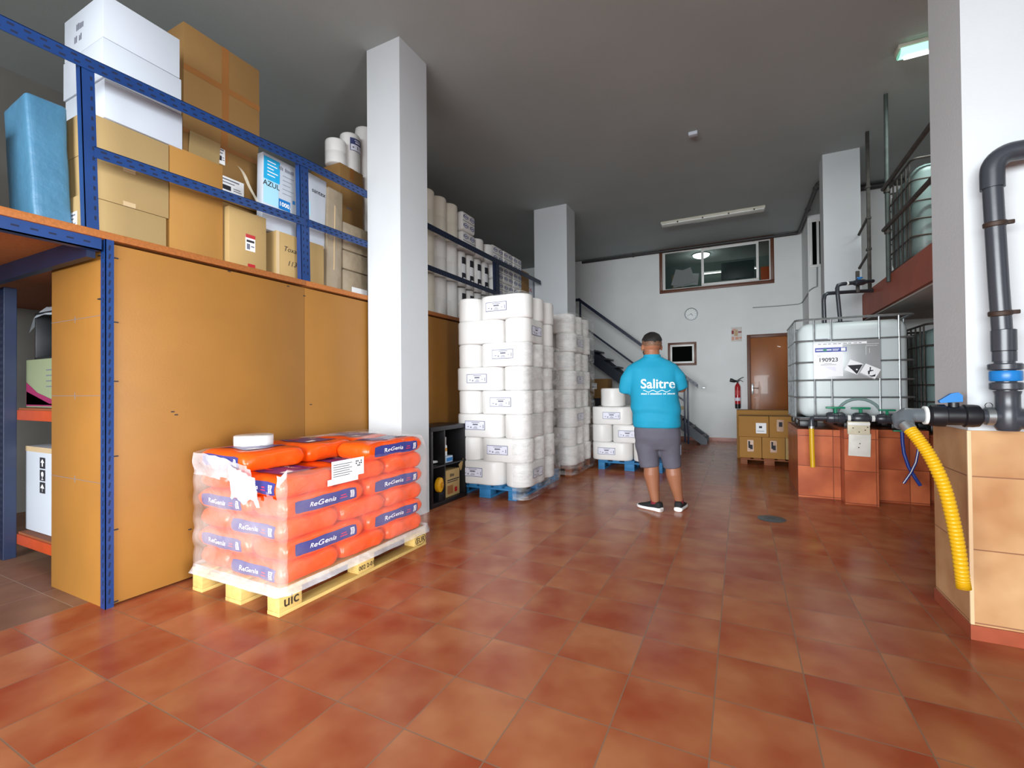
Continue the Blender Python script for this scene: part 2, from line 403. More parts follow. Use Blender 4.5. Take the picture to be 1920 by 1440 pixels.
# ------------------------------------------------------------------ windows, door on the back wall
w1 = structure(bpy.data.objects.new('window_1', None)); COL.objects.link(w1); w1.location = (-0.5, YB, 3.97)
m = MB()
for a in ((-1.19, 1.19, 0.455, 0.53), (-1.19, 1.19, -0.515, -0.44), (-1.19, -1.125, -0.44, 0.455), (1.125, 1.19, -0.44, 0.455)):
    m.box(a[0], a[1], -0.03, 0.13, a[2], a[3], bev=0.004)
m.build('window_frame', M['brownwood'], w1)
def sash(x0, x1, z0, z1, y, w, name='sash'):
    s = MB()
    for a in ((x0, x1, z1 - w, z1), (x0, x1, z0, z0 + w), (x0, x0 + w, z0 + w, z1 - w), (x1 - w, x1, z0 + w, z1 - w)):
        s.box(a[0], a[1], y, y + 0.03, a[2], a[3], bev=0.003)
    return s
sash(-1.125, 1.125, -0.44, 0.455, 0.02, 0.022).build('track_frame', M['alu'], w1)
s1 = sash(-0.26, 0.90, -0.42, 0.435, -0.01, 0.05).build('sliding_sash', M['alu'], w1)
gl = bpy.data.materials.new('clear_window_glass'); gl.use_nodes = True
g_ = gl.node_tree.nodes['Principled BSDF']; g_.inputs['Base Color'].default_value = (.03, .05, .05, 1); g_.inputs['Roughness'].default_value = 0.02; g_.inputs['Specular IOR Level'].default_value = 0.05; g_.inputs['Alpha'].default_value = 0.3
MB().box(-0.22, 0.86, 0.002, 0.006, -0.38, 0.39).build('pane', gl, s1)
s2 = MB().box(-0.27, -0.22, 0.055, 0.08, -0.42, 0.435).box(-1.10, -1.07, .055, .08, -.42, .435).build('sliding_sash', M['alu'], w1)
MB().box(-1.09, -0.25, 0.066, 0.070, -0.41, 0.42).build('pane', gl, s2)

w2 = structure(bpy.data.objects.new('window_2', None)); COL.objects.link(w2); w2.location = (-1.205, YB, 2.0)
sash(-0.315, 0.315, -0.27, 0.27, -0.02, 0.05).build('window_frame', M['brownwood'], w2)
sash(-0.265, 0.265, -0.22, 0.22, -0.012, 0.045).build('sash', M['alu'], w2)
MB().box(-0.23, 0.23, 0.0, 0.006, -0.18, 0.18).build('pane', M['glassdark'], w2)

w3 = structure(bpy.data.objects.new('window_3', None)); COL.objects.link(w3); w3.location = (1.3, 10.4, 3.95)
sash(-0.08, 0.26, -0.46, 0.46, -0.03, 0.05).build('window_frame', M['alu'], w3)
MB().box(0.04, 0.08, -0.032, 0.0, -0.42, 0.42, bev=0.002).build('mullion', M['alu'], w3)
MB().box(-0.04, 0.22, -0.012, -0.006, -0.42, 0.42).build('pane', M['glassdark'], w3)

d1 = structure(bpy.data.objects.new('door_1', None)); COL.objects.link(d1); d1.location = (0.57, YB, 0)
m = MB()
for a in ((-0.425, -0.355, 0, 2.36), (0.355, 0.425, 0, 2.36), (-0.355, 0.355, 2.29, 2.36)):
    m.box(a[0], a[1], -0.05, 0.0, a[2], a[3], bev=0.004)
m.build('door_frame', M['brownwood'], d1)
MB().box(-0.355, 0.355, -0.025, -0.001, 0.01, 2.29, bev=0.002).build('door_leaf', M['doorwood'], d1)
h = MB().box(-0.345, -0.305, -0.03, -0.025, 1.06, 1.28, bev=0.003).build('handle_plate', M['steel'], d1)
MB().tube([(-0.325, -0.03, 1.19), (-0.325, -0.075, 1.19), (-0.31, -0.085, 1.19), (-0.21, -0.085, 1.185)], 0.008, 8).build('lever', M['steel'], h)

# office behind the window: ceiling lamp, strip light on the far wall, papers, monitor, door
t = thing('ceiling_lamp', 'round glowing ceiling lamp in the office behind the high window', 'lamp', (-0.82, 12.15, HC))
MB().lathe([(0.05, 0), (0.2, -0.005), (0.2, -0.02)], seg=24).build('lamp_base', M['alu'], t)
MB().lathe([(0.195, -0.02), (0.18, -0.055), (0.11, -0.09), (0.01, -0.10)], seg=28).build('lamp_shade', mat('lit_lamp_glass', '#ffffff', 0.4, emit='#eafff6', es=5), t)
def point(name, loc, power, col, r=0.1):
    d = bpy.data.lights.new(name, 'POINT'); d.energy = power; d.color = col; d.shadow_soft_size = r
    o = bpy.data.objects.new(name, d); COL.objects.link(o); o.location = loc; return o
point('office_lamp_light', (-0.82, 12.15, 4.3), 6, (0.85, 1, 0.95))
t = thing('strip_light', 'lit fluorescent strip on the far office wall behind the high window', 'lamp', (-0.2, 13.04, 4.20))
MB().box(-0.68, 0.62, -0.02, 0.05, 0, 0.05).build('housing', M['alu'], t)
MB().cyl((-0.66, -0.035, -0.005), (0.60, -0.035, -0.005), 0.014, 10).build('tube', mat('lit_tube', '#ffffff', 0.4, emit='#f4fff8', es=3), t)
tag(MB().box(-0.36, 0.36, -0.02, 0.0, 0, 0.42, bev=0.01).box(-0.05, 0.05, 0.0, 0.06, -0.1, 0.2).box(-.15, .15, -.06, .1, -.22, -.2).box(-.03, .03, 0, .05, -.2, .1)
    .build('monitor', M['black'], loc=(-0.02, 12.3, 3.83)), 'black monitor seen through the middle pane of the high window', 'monitor')
tag(MB().box(-1.9, 1.9, -0.3, 0.3, 0, 0.04).box(-1.85, -1.8, -.25, .25, -.66, 0).box(1.8, 1.85, -.25, .25, -.66, 0).build('desk', mat('office_desk_top', '#8a8073', 0.5), loc=(-0.2, 12.45, 3.61)),
    'desk edge along the sill inside the high window', 'desk')
for i, (x, z, a, w, h_) in enumerate(((-1.32, 3.66, 0.25, 0.30, 0.42), (-1.05, 3.70, -0.3, 0.28, 0.40), (-0.98, 3.66, 0.1, 0.22, 0.3), (-1.2, 3.655, -0.05, 0.45, 0.22))):
    o = MB().box(-w/2, w/2, -0.002, 0.002, 0, h_).build('sheet_of_paper', M['paper'], loc=(x, 11.62 + 0.03 * i, z)); o.rotation_euler = (-0.25, a, 0)
    tag(o, ['white paper sheet leaning left in the left window pane', 'tilted white paper sheet at right of the left window pane',
            'small pale paper sheet between the taller ones in the window', 'wide low paper sheet in front at the window sill'][i], 'paper', 'papers behind the high window')
tag(MB().box(-0.12, 0.12, -0.1, 0.1, 0, 0.42, bev=0.004).build('carton', M['card3'], loc=(-1.40, 12.3, 3.65)), 'tall khaki carton behind the papers in the high window', 'box')
tag(MB().box(0.50, 1.0, 13.03, 13.09, 2.96, 4.22, bev=0.004).build('cupboard_door', mat('orange_office_door', '#a5481a', 0.4)), 'orange brown door at the right end of the office behind the window', 'door')

# ------------------------------------------------------------------ left mezzanine: deck, posts, rails, hardboard panels
mz = thing('storage_mezzanine', 'blue steel storage mezzanine with chipboard deck, railing and ochre hardboard sides', 'mezzanine', (-3.2, 1.3, 0))
def L(x, y, z): return (x + 3.2, y - 1.3, z)          # room -> mezzanine coordinates
def bxl(m, x0, x1, y0, y1, z0, z1, mi=0, bev=0.0): m.box(x0 + 3.2, x1 + 3.2, y0 - 1.3, y1 - 1.3, z0, z1, mi, bev); return m
bxl(MB(), -6.58, -3.2, -2.9, 2.613, 2.088, 2.13, 0, .002).build('deck_board', M['chip'], mz)
bxl(MB(), -6.58, -3.2, 2.616, 5.0, 2.088, 2.13, 0, .002).build('deck_board', M['chip'], mz)
bxl(MB(), -6.58, -3.2, 5.003, 7.2, 2.088, 2.13, 0, .002).build('deck_board', M['chip'], mz)
def slots_x(m, x, y0, y1, z, step=0.05, w=0.022, h=0.008, tilt=0.0):
    """dark slots on a flange that faces +X"""
    y = y0
    while y < y1 - w:
        m.poly([L(x, y, z - h/2), L(x, y + w, z - h/2 + tilt), L(x, y + w, z + h/2 + tilt), L(x, y, z + h/2)], 1); y += step
# beam under the deck edge, open bay only
b = MB(); bxl(b, -3.225, -3.215, -2.9, 1.27, 2.02, 2.088); bxl(b, -3.27, -3.215, -2.9, 1.27, 2.02, 2.026)
slots_x(b, -3.2145, -2.8, 1.26, 2.055, 0.07, 0.03, 0.009)
b.build('edge_beam', [M['blue'], M['slot']], mz, smooth=False)
b = MB(); bxl(b, -6.5, -3.26, 1.22, 1.26, 1.98, 2.088); b.build('cross_beam', M['navy'], mz, smooth=False)
b = MB(); bxl(b, -6.5, -3.26, -0.6, -0.56, 1.98, 2.088); b.build('cross_beam', M['navy'], mz, smooth=False)
# corner post: slotted angle with teardrop slots on both flanges
b = MB(); bxl(b, -3.255, -3.202, 1.282, 1.286, 0, 2.088); bxl(b, -3.206, -3.202, 1.282, 1.322, 0, 2.088)
z = 0.03
while z < 2.05:
    b.poly([L(-3.236, 1.2815, z), L(-3.227, 1.2815, z - .004), L(-3.221, 1.2815, z + .026), L(-3.230, 1.2815, z + .030)], 1)
    b.poly([L(-3.2015, 1.300, z + .03), L(-3.2015, 1.308, z + .026), L(-3.2015, 1.303, z - .004), L(-3.2015, 1.295, z)], 1)
    z += 0.05
b.build('corner_post', [M['blue'], M['slot']], mz, smooth=False)
# hardboard panels
for k, (y0, y1) in enumerate(((1.324, 2.611), (2.614, 3.9), (3.903, 5.2), (5.203, 6.9))):
    p = bxl(MB(), -3.235, -3.215, y0, y1, 0.012, 2.07, 0, .001).build('side_panel', M['hard'], mz)
bxl(MB(), -3.9, -3.258, 1.288, 1.30, 0.0, 2.04, 0, .001).build('end_panel', M['hard'], mz)
# pencil marks and ties
b = MB()
for z in (1.66, 1.20, 0.70):
    bxl(b, -3.9, -3.258, 1.2868, 1.2878, z, z + .0022); bxl(b, -3.585, -3.581, 1.2868, 1.2878, z - .02, z + .02)
b.build('pencil_mark', M['inkg'], mz, smooth=False)
for z in (1.99, 1.62, 1.28, 0.85, 0.43, 0.02):
    bxl(MB(), -3.214, -3.205, 1.318, 1.345, z, z + .006).build('cable_tie', M['ink'], mz, smooth=False)
for z in (2.0, 1.75):
    bxl(MB(), -3.28, -3.25, 1.276, 1.283, z, z + .006).build('cable_tie', M['ink'], mz, smooth=False)
for y, z in ((1.98, 2.062), (2.45, 2.05), (2.6, 2.0), (2.66, 1.1), (1.62, 1.09), (1.64, 1.07), (1.72, .32)):
    bxl(MB(), -3.2145, -3.2125, y, y + .02, z, z + .007).build('staple', M['ink'], mz, smooth=False)
# railing
def post(ya, yb, z0, z1, w, mname='blue'):
    m = MB()
    # leaning slightly, like the real ones
    for (x0, x1, q0, q1) in ((-3.206, -3.2, 0, w), (-3.25, -3.2, 0, .005)):
        r0 = [L(x0, yb + q0, z0), L(x1, yb + q0, z0), L(x1, yb + q1, z0), L(x0, yb + q1, z0)]
        r1 = [L(x0, ya + q0, z1), L(x1, ya + q0, z1), L(x1, ya + q1, z1), L(x0, ya + q1, z1)]
        m.loft([r0, r1], 0)
    z = z0 + .05
    while z < z1 - .06:
        t = (z - z0) / (z1 - z0); y = yb + (ya - yb) * t + w * .66
        m.poly([L(-3.1995, y, z), L(-3.1995, y + .010, z), L(-3.1995, y + .010, z + .022), L(-3.1995, y, z + .022)], 1)
        if w > .07: m.poly([L(-3.1995, y - w*.42, z), L(-3.1995, y - w*.42 + .008, z + .006), L(-3.1995, y - w*.42 + .008, z + .028), L(-3.1995, y - w*.42, z + .022)], 1)
        z += .055
    return m.build('railing_post', [M[mname], M['slot']], mz, smooth=False)
post(1.168, 1.192, 2.13, 3.07, .062); post(2.556, 2.575, 2.13, 3.14, .085); post(5.90, 5.93, 2.13, 3.145, .12, 'navy')
def rail(a, c, h, mname):
    m = MB(); (ya, za), (yb, zb) = a, c
    r = lambda y, z: [L(-3.198, y, z), L(-3.194, y, z), L(-3.194, y, z - h), L(-3.198, y, z - h)]
    m.loft([r(ya, za), r(yb, zb)], 0)
    r = lambda y, z: [L(-3.235, y, z), L(-3.194, y, z), L(-3.194, y, z - .004), L(-3.235, y, z - .004)]
    m.loft([r(ya, za + .001), r(yb, zb + .001)], 0)
    n = int((yb - ya) / .06)
    for i in range(n):
        y = ya + .02 + i * .06; z = za + (zb - za) * (y - ya) / (yb - ya); sl = (zb - za) / (yb - ya) * .026
        for dz in (.3, .72):
            m.poly([L(-3.1935, y + dz*.03, z - h*dz - .005), L(-3.1935, y + dz*.03 + .026, z - h*dz - .005 + sl), L(-3.1935, y + dz*.03 + .026, z - h*dz + .005 + sl), L(-3.1935, y + dz*.03, z - h*dz + .005)], 1)
    return m
for a, c, mn in (((-2.5, 2.96), (1.22, 3.072), 'blue'), ((1.22, 3.072), (2.6, 3.14), 'blue'), ((2.6, 3.14), (3.31, 3.14), 'blue'), ((3.72, 3.138), (5.95, 3.145), 'navy'), ((5.95, 3.145), (7.6, 3.165), 'navy')):
    rail(a, c, .072, mn).build('top_rail', [M[mn], M['slot']], mz, smooth=False)
for a, c, mn in (((1.23, 2.588), (2.6, 2.642), 'blue'), ((2.64, 2.645), (3.31, 2.652), 'blue'), ((3.72, 2.655), (5.93, 2.66), 'navy')):
    rail(a, c, .062, mn).build('mid_rail', [M[mn], M['slot']], mz, smooth=False)

# ------------------------------------------------------------------ cartons
def carton(label, x0, x1, y0, y1, z0, z1, m='card', rz=0.0, group=None, cat='box', name='carton', bev=.004, seam=True, tapes=(), stickers=(), inks=()):
    """cardboard box; local origin at the middle of the base. tapes: (face, a0, a1, b0, b1) as fractions of the face;
    stickers: (face, a0,a1,b0,b1, material, lines)"""
    lx, ly, lz = x1 - x0, y1 - y0, z1 - z0
    t = thing(name, label, cat, ((x0+x1)/2, (y0+y1)/2, z0), rz, group)
    mm = MB().box(-lx/2, lx/2, -ly/2, ly/2, 0, lz, 0, bev)
    mm.build('box_body', [M[m], M['ink']], t)
    def face(f, a, bb, off):
        if f == 'x': return (lx/2 + off, -ly/2 + ly*a, lz*bb)          # faces +X, a runs along Y
        if f == 'y': return (-lx/2 + lx*a, -ly/2 - off, lz*bb)         # faces -Y, a runs along X
        return (-lx/2 + lx*a, -ly/2 + ly*bb, lz + off)
    def patch(mb, f, a0, a1, b0, b1, off, mi):
        th = .0008
        P = [face(f, a, b_, off) for a, b_ in ((a0, b0), (a1, b0), (a1, b1), (a0, b1))]
        n = {'x': (1, 0, 0), 'y': (0, -1, 0), 'z': (0, 0, 1)}[f]
        mb.prism([Vector(p) - Vector(n) * th for p in P], Vector(n) * th, mi)
    for it, tp in enumerate(tapes):
        q = MB(); patch(q, *tp[:5], .0012 + .0010*it, 0); q.build('tape_strip', M[tp[5] if len(tp) > 5 else 'tape'], t, smooth=False)
    for sk in stickers:
        q = MB(); f, a0, a1, b0, b1, mn, lines = sk; patch(q, f, a0, a1, b0, b1, .0018, 0)
        for (u0, u1, v0, v1, mi) in lines:
            patch(q, f, a0 + (a1-a0)*u0, a0 + (a1-a0)*u1, b0 + (b1-b0)*v0, b0 + (b1-b0)*v1, .0026, mi)
        q.build('sticker', [M[mn], M['ink'], M['inkg'], M['red'], M['brand']], t, smooth=False)
    for (f, txt, a, bb, size, mn, kw) in inks:
        q = MB(); o = face(f, a, bb, .0015); ux = (0, 1, 0) if f == 'x' else (1, 0, 0)
        q.flat(text2d(txt, size, **kw), o, ux, (0, 0, 1)); q.build('lettering', M[mn], t, smooth=False, recalc=False)
    return t
XF = -3.36
LINES = [(.08, .8, .8, .88, 2), (.08, .6, .62, .68, 2), (.08, .45, .2, .48, 1), (.55, .9, .25, .3, 2), (.55, .85, .38, .43, 2)]
carton('white carton at the top of the white stack, marked with faint writing on its end', XF-.5, XF, 1.333, 1.75, 3.335, 3.60, 'wcard', group='white cartons on the deck',
       inks=(('y', '~5', .45, .62, .07, 'inkg', dict(shear=.2)), ('y', '~2 2', .4, .35, .07, 'inkg', dict(shear=.2))))
carton('white carton in the middle of the white stack behind the top rail', XF-.51, XF, 1.331, 1.76, 3.092, 3.332, 'wcard', group='white cartons on the deck')
carton('lowest white carton, resting on the khaki cartons', XF-.5, XF+.005, 1.338, 1.763, 2.855, 3.088, 'wcard', group='white cartons on the deck',
       inks=(('y', '~3', .75, .5, .06, 'ink', {}),))
carton('khaki carton right under the white stack, behind the blue corner post', XF-.46, XF, 1.25, 1.683, 2.605, 2.85, 'card3', group='khaki cartons on the deck',
       stickers=())
carton('middle khaki carton with tape marks behind the mid rail', XF-.46, XF, 1.25, 1.683, 2.362, 2.603, 'card3', group='khaki cartons on the deck',
       tapes=(('x', .42, .57, .88, 1.0, 'clear'), ('x', .42, .57, 0, .12, 'clear')), stickers=(('y', .3, .45, .2, .55, 'paper', LINES),))
carton('lowest khaki carton standing on the deck edge, sticker on its dark end', XF-.5, XF, 1.235, 1.668, 2.131, 2.36, 'card3', group='khaki cartons on the deck',
       stickers=(('y', .72, .9, .1, .6, 'paper', LINES),))
carton('big brown carton crossed by wide tape, towering beside the white cartons', -4.1, -3.60, 1.899, 2.488, 3.277, 3.925, 'card4',
       tapes=(('x', .47, .56, 0, 1), ('x', 0, 1, .46, .53)))
t = carton('open brown carton with raised flap under the big taped carton', -4.1, -3.61, 1.899, 2.484, 2.72, 3.275, 'card4',
       tapes=(('x', .47, .56, .55, 1), ('x', 0, 1, .72, .78)), stickers=(('x', .44, .52, .50, .74, 'paper', LINES), ('x', .45, .78, .12, .35, 'paper', LINES)))
MB().box(-.003, .003, -.10, .12, 0, .17, rot=Matrix.Rotation(0.12, 3, 'Y')).build('flap', M['card3'], t, loc=(.262, -.16, .245), smooth=False)
carton('khaki carton under the open brown carton, mostly behind the small labelled carton', -4.1, -3.63, 1.95, 2.48, 2.131, 2.7185, 'card4')
carton('tall orange tan carton left of the labelled carton', XF-.22, XF, 1.688, 2.036, 2.131, 2.865, 'card2', tapes=(('x', .52, .6, .0, .05, 'clear'),))
carton('small upright tan carton with a red and white sticker', XF-.24, XF+.045, 2.052, 2.345, 2.131, 2.575, 'card',
       stickers=(('x', .42, .68, .34, .62, 'paper', [(0, 1, .78, 1, 3), (.1, .9, .52, .66, 1), (.12, .45, .08, .42, 2), (.55, .9, .25, .33, 2)]), ('x', .48, .68, .0, .12, 'red', [])))
carton('tan carton with handwriting, standing behind the second railing post', XF-.22, XF+.045, 2.43, 2.90, 2.131, 2.51, 'card',
       inks=(('x', 'Toxa and', .37, .66, .058, 'ink', dict(shear=.25)), ('x', '113', .30, .36, .06, 'ink', dict(shear=.3))), tapes=(('x', .0, .06, .0, 1, 'clear'),))
# cartons of blue covers, leaning a little
def cover_box(label, y0, y1, z0, z1, left):
    t = thing('printed_carton', label, 'box', (XF - .042, (y0+y1)/2, z0), 0, 'white and blue printed cartons'); ly, lz = y1 - y0, z1 - z0
    MB().box(-.036, .036, -ly/2, ly/2, 0, lz, bev=.004).build('box_body', M['wcard'], t)
    q = MB(); X = .0372
    def R(a0, a1, b0, b1, mi, off=0): q.poly([(X + off, -ly/2 + ly*a0, lz*b0), (X + off, -ly/2 + ly*a1, lz*b0), (X + off, -ly/2 + ly*a1, lz*b1), (X + off, -ly/2 + ly*a0, lz*b1)], mi)
    if left:
        R(.02, .48, .66, .96, 0); R(.02, .45, .34, .66, 1); R(.455, .80, .335, .475, 2); R(.87, .95, .47, .52, 2)
        for k, (a, b_) in enumerate(((.12, .36), (.12, .40), (.12, .30), (.12, .42), (.12, .34))): R(a, b_, .90 - .045*k, .913 - .045*k, 3, .0008)
        for k in range(5): R(.56, .9 - .05*(k % 3), .80 - .06*k, .806 - .06*k, 4, .0005)
        q.flat(text2d('AZUL', .058, bold=.012), (X + .001, -ly/2 + ly*.24, lz*.605), (0, 1, 0), (0, 0, 1), 5)
        q.flat(text2d('1000.', .048, bold=.03), (X + .001, -ly/2 + ly*.635, lz*.405), (0, 1, 0), (0, 0, 1), 3)
        q.flat(text2d('~3 6', .05), (X + .001, -ly/2 + ly*.70, lz*.885), (0, 1, 0), (0, 0, 1), 6)
    else:
        q.flat(text2d('santex', .056, bold=.008), (X + .001, -ly/2 + ly*.70, lz*.78), (0, 1, 0), (0, 0, 1), 5)
        q.poly([(X, -ly/2 + ly*.0, lz*.38), (X, -ly/2 + ly*.42, lz*.40), (X, -ly/2 + ly*.40, lz*.58), (X, -ly/2 + ly*.2, lz*.66), (X, -ly/2, lz*.66)], 1)
        R(.05, .6, .26, .265, 4)
    q.build('print', [M['cyan'], M['lcyan'], M['dcyan'], M['paper'], M['inkg'], M['ink'], M['inkg']], t, smooth=False, recalc=False)
    return t
cb = cover_box('white carton printed blue with AZUL and 1000, behind the mid rail', 2.345, 2.655, 2.512, 3.12, True); cb.rotation_euler.x = math.radians(-1.0)
cb = cover_box('white carton printed santex with a pale blue patch, right of the second post', 2.672, 2.952, 2.512, 3.135, False); cb.rotation_euler.x = math.radians(-2.5)
# strip of clear plastic hanging over the cartons
pts = [(2.14, 2.90), (2.17, 2.80), (2.22, 2.70), (2.30, 2.64)]
m = MB()
for (ya, za), (yb, zb) in zip(pts[:-1], pts[1:]):
    m.box(0, .002, ya, yb + .03, min(za, zb) - .02, max(za, zb) + .0)
m = MB(); m.grid(lambda u, v: (XF + .012 + .006*math.sin(9*u), 2.13 + .17*u + .034*v, 2.91 - .26*u**1.2 - .01*v), 14, 3)
tag(m.build('plastic_strip', film_mat('clear_plastic_strip', '#e0d8c4', .35, .7)), 'loose clear plastic strip hanging in front of the open brown carton', 'plastic strip')
# flat wrapped bundle and stacked wrapped bundles by the white pillar
wrapm = mat('grey_brown_wrapped_board', '#a3937c', 0.32, var=0.15, vscale=6, bump=.35, bscale=16, spec=.6)
t = thing('flat_bundle', 'tall flat bundle of grey cardboard wrapped in film, standing on the deck', 'bundle', (XF - .12, 3.035, 2.131))
MB().box(-.14, .14, -.085, .09, 0, .955, bev=.015).build('bundle_body', wrapm, t)
MB().box(.139, .1435, -.012, .0, .2, .8, bev=.001).build('fold', M['clear'], t)
MB().box(-.145, .145, -.09, .095, .52, .53).build('strap', M['tape'], t)
t.rotation_euler.x = math.radians(-1.5)
for k, (z0, z1, lab) in enumerate(((2.131, 2.375, 'lowest film-wrapped grey bundle beside the pillar'), (2.377, 2.56, 'second film-wrapped grey bundle beside the pillar'), (2.562, 2.83, 'topmost film-wrapped bundle with shiny crumpled film beside the pillar'))):
    t = thing('wrapped_bundle', lab, 'bundle', (XF - .12, 3.30, z0), 0, 'wrapped bundles beside the pillar')
    MB().box(-.13 + .02*k, .13, -.15, .2, 0, z1 - z0, bev=.02).build('bundle_body', wrapm, t)
    if k == 0: MB().box(.131, .133, -.04, .16, .02, .09).build('sticker', M['paper'], t)
carton('tall brown carton behind the wrapped bundles, white rolls on top', -4.05, -3.62, 3.372, 3.69, 2.40, 3.545, 'card4', tapes=(('x', .42, .6, .9, 1.0),),
       inks=(('x', '~6', .4, .62, .04, 'inkg', {}),))
carton('lower brown carton carrying the tall brown one', -4.05, -3.62, 3.33, 3.98, 2.131, 2.398, 'card4')
# blue foam block and pinkish carton at the far left
m = MB()
def fo(u, v):  # soft edged block
    return 0
m.box(-.16, .16, -.085, .085, 0, .74, bev=.02, seg=3)
bmesh.ops.subdivide_edges(m.bm, edges=m.bm.edges[:], cuts=5, use_grid_fill=True)
for v in m.bm.verts: v.co += Vector((noise.noise(v.co*6), noise.noise(v.co*6 + Vector((9, 0, 0))), 0)) * .010
fm = mat('light_blue_foam', '#41718f', 0.45, var=0.12, vscale=5, bump=.25, bscale=18)
o = m.build('foam_block', fm, loc=(-3.60, 1.150, 2.131)); o.rotation_euler = (math.radians(2), math.radians(-3), 0)
tag(o, 'light blue foam block in film, upright at the left end of the deck', 'foam block')
carton('pinkish brown carton at the left edge of the photo on the deck', -4.0, -3.6, .55, .90, 2.131, 2.70, 'card')
# things out of sight light behind: a row of plain cartons deeper on the deck
# ------------------------------------------------------------------ nook under the deck: rack with goods
t = thing('pallet_rack', 'dark blue pallet rack with orange beams in the nook under the deck', 'rack', (-4.4, 1.45, 0))
for x in (-.52, 1.0):
    for y in (-.12, .75):
        m = MB().box(x, x + .10, y, y + .07, 0, 2.0, bev=.003)
        z = .06
        while z < 1.95:
            m.poly([(x + .03, y - .001, z), (x + .045, y - .001, z - .006), (x + .052, y - .001, z + .02), (x + .037, y - .001, z + .026)], 1)
            m.poly([(x + .07, y - .001, z + .026), (x + .085, y - .001, z + .02), (x + .078, y - .001, z - .006), (x + .063, y - .001, z)], 1); z += .05
        m.build('upright', [M['navy'], M['slot']], t, smooth=False)
for z in (.10, 1.02):
    for y in (-.05, .72):
        MB().box(-.42, 1.0, y, y + .05, z, z + .075, bev=.004).build('beam', M['orangebeam'], t)
    MB().box(-.42, 1.0, -.04, .76, z + .075, z + .09).build('shelf_board', M['woodbrown'], t)
ARW = ((.3, .48, .78, .90), (.3, .48, .64, .76), (.3, .48, .50, .62))
t = carton('white carton with black handling symbols on the lowest orange beam', -4.86, -4.08, 1.46, 2.05, .192, .82, 'wcard', tapes=(('y', 0, 1, .94, 1, 'clear'),))
q = MB()
for k, z in enumerate((.515, .425, .335)):
    q.poly([(-.14, -.2965, z - .04), (-.05, -.2965, z - .04), (-.05, -.2965, z + .04), (-.14, -.2965, z + .04)], 0)
    y = -.297
    if k == 0: q.poly([(-.105, y, z - .025), (-.085, y, z - .025), (-.085, y, z + .003), (-.065, y, z + .003), (-.095, y, z + .03), (-.125, y, z + .003), (-.105, y, z + .003)], 1)
    if k == 1: q.flat(disc2d(0, .008, .020, 12), (-.095, y, z), (1, 0, 0), (0, 0, 1), 1); q.flat(rect2d(-.004, .004, -.03, 0), (-.095, y, z), (1, 0, 0), (0, 0, 1), 1); q.flat(rect2d(-.015, .015, -.032, -.026), (-.095, y, z), (1, 0, 0), (0, 0, 1), 1)
    if k == 2: q.flat(([(-.032, -.004), (0, .028), (.032, -.004)], [(0, 1, 2)]), (-.095, y, z), (1, 0, 0), (0, 0, 1), 1); q.flat(rect2d(-.003, .003, -.03, 0), (-.095, y, z), (1, 0, 0), (0, 0, 1), 1)
q.build('handling_symbols', [M['ink'], M['paper']], t, smooth=False, recalc=False)
M['greencard'] = mat('pale_green_carton', '#8f9a78', .7, var=.05)
t = carton('pale green carton with a magenta corner on the upper orange beam', -4.86, -4.05, 1.46, 2.0, 1.112, 1.47, 'greencard')
q = MB()
q.loft([[(-.39, -.2715, .02), (.38, -.2715, .02)], [(-.39, -.2715, .12), (.0, -.2715, .03)]], 0, cap=False, closed=False)
q.poly([(-.395, -.2715, .01), (.39, -.2715, .01), (.1, -.2715, .05), (-.2, -.2715, .11), (-.395, -.2715, .19)], 0)
q.build('print', mat('magenta_print', '#8f2455', .6), t, smooth=False, recalc=False)
q = MB()
for k in range(4): q.poly([(-.05, -.272, .27 - .04*k), (.3, -.272, .27 - .04*k), (.3, -.272, .278 - .04*k), (-.05, -.272, .278 - .04*k)], 0)
q.build('lettering', M['inkg'], t, smooth=False, recalc=False)
t = thing('storage_crate', 'open black crate on the pale green carton in the nook', 'crate', (-4.45, 1.72, 1.472))
m = MB()
for a in ((-.32, .40, -.24, .24, 0, .015), (-.32, -.305, -.24, .24, 0, .35), (.385, .40, -.24, .24, 0, .35), (-.32, .40, .225, .24, 0, .35), (-.32, .40, -.24, .24, .335, .35)): m.box(*a, bev=.003)
m.build('crate_body', M['black'], t)
m = MB().ball((0, 0, 0), .1, sub=3, sc=(1.0, .7, 1.25))
for v in m.bm.verts: v.co *= 1 + .18 * noise.noise(v.co * 22)
tag(m.build('plastic_bag', mat('shiny_clear_bag', '#9fb4cc', .12, spec=.9, bump=.5, bscale=20), loc=(-4.58, 1.62, 1.63)), 'shiny clear plastic bag inside the black crate', 'bag')
m = MB().grid(lambda u, v: (-.42 + .84*u, -.25 + .5*v, .03 + .05*noise.noise(Vector((u*3, v*3, 1))) - .10*max(0, .12 - v)*8 - .2*max(0, .1-u)*6), 20, 14)
tag(m.build('plastic_sheet', mat('white_plastic_sheet', '#c9d2da', .3, bump=.3, bscale=10), loc=(-4.42, 1.72, 1.862)), 'crumpled white plastic sheet over the black crate', 'plastic sheet')

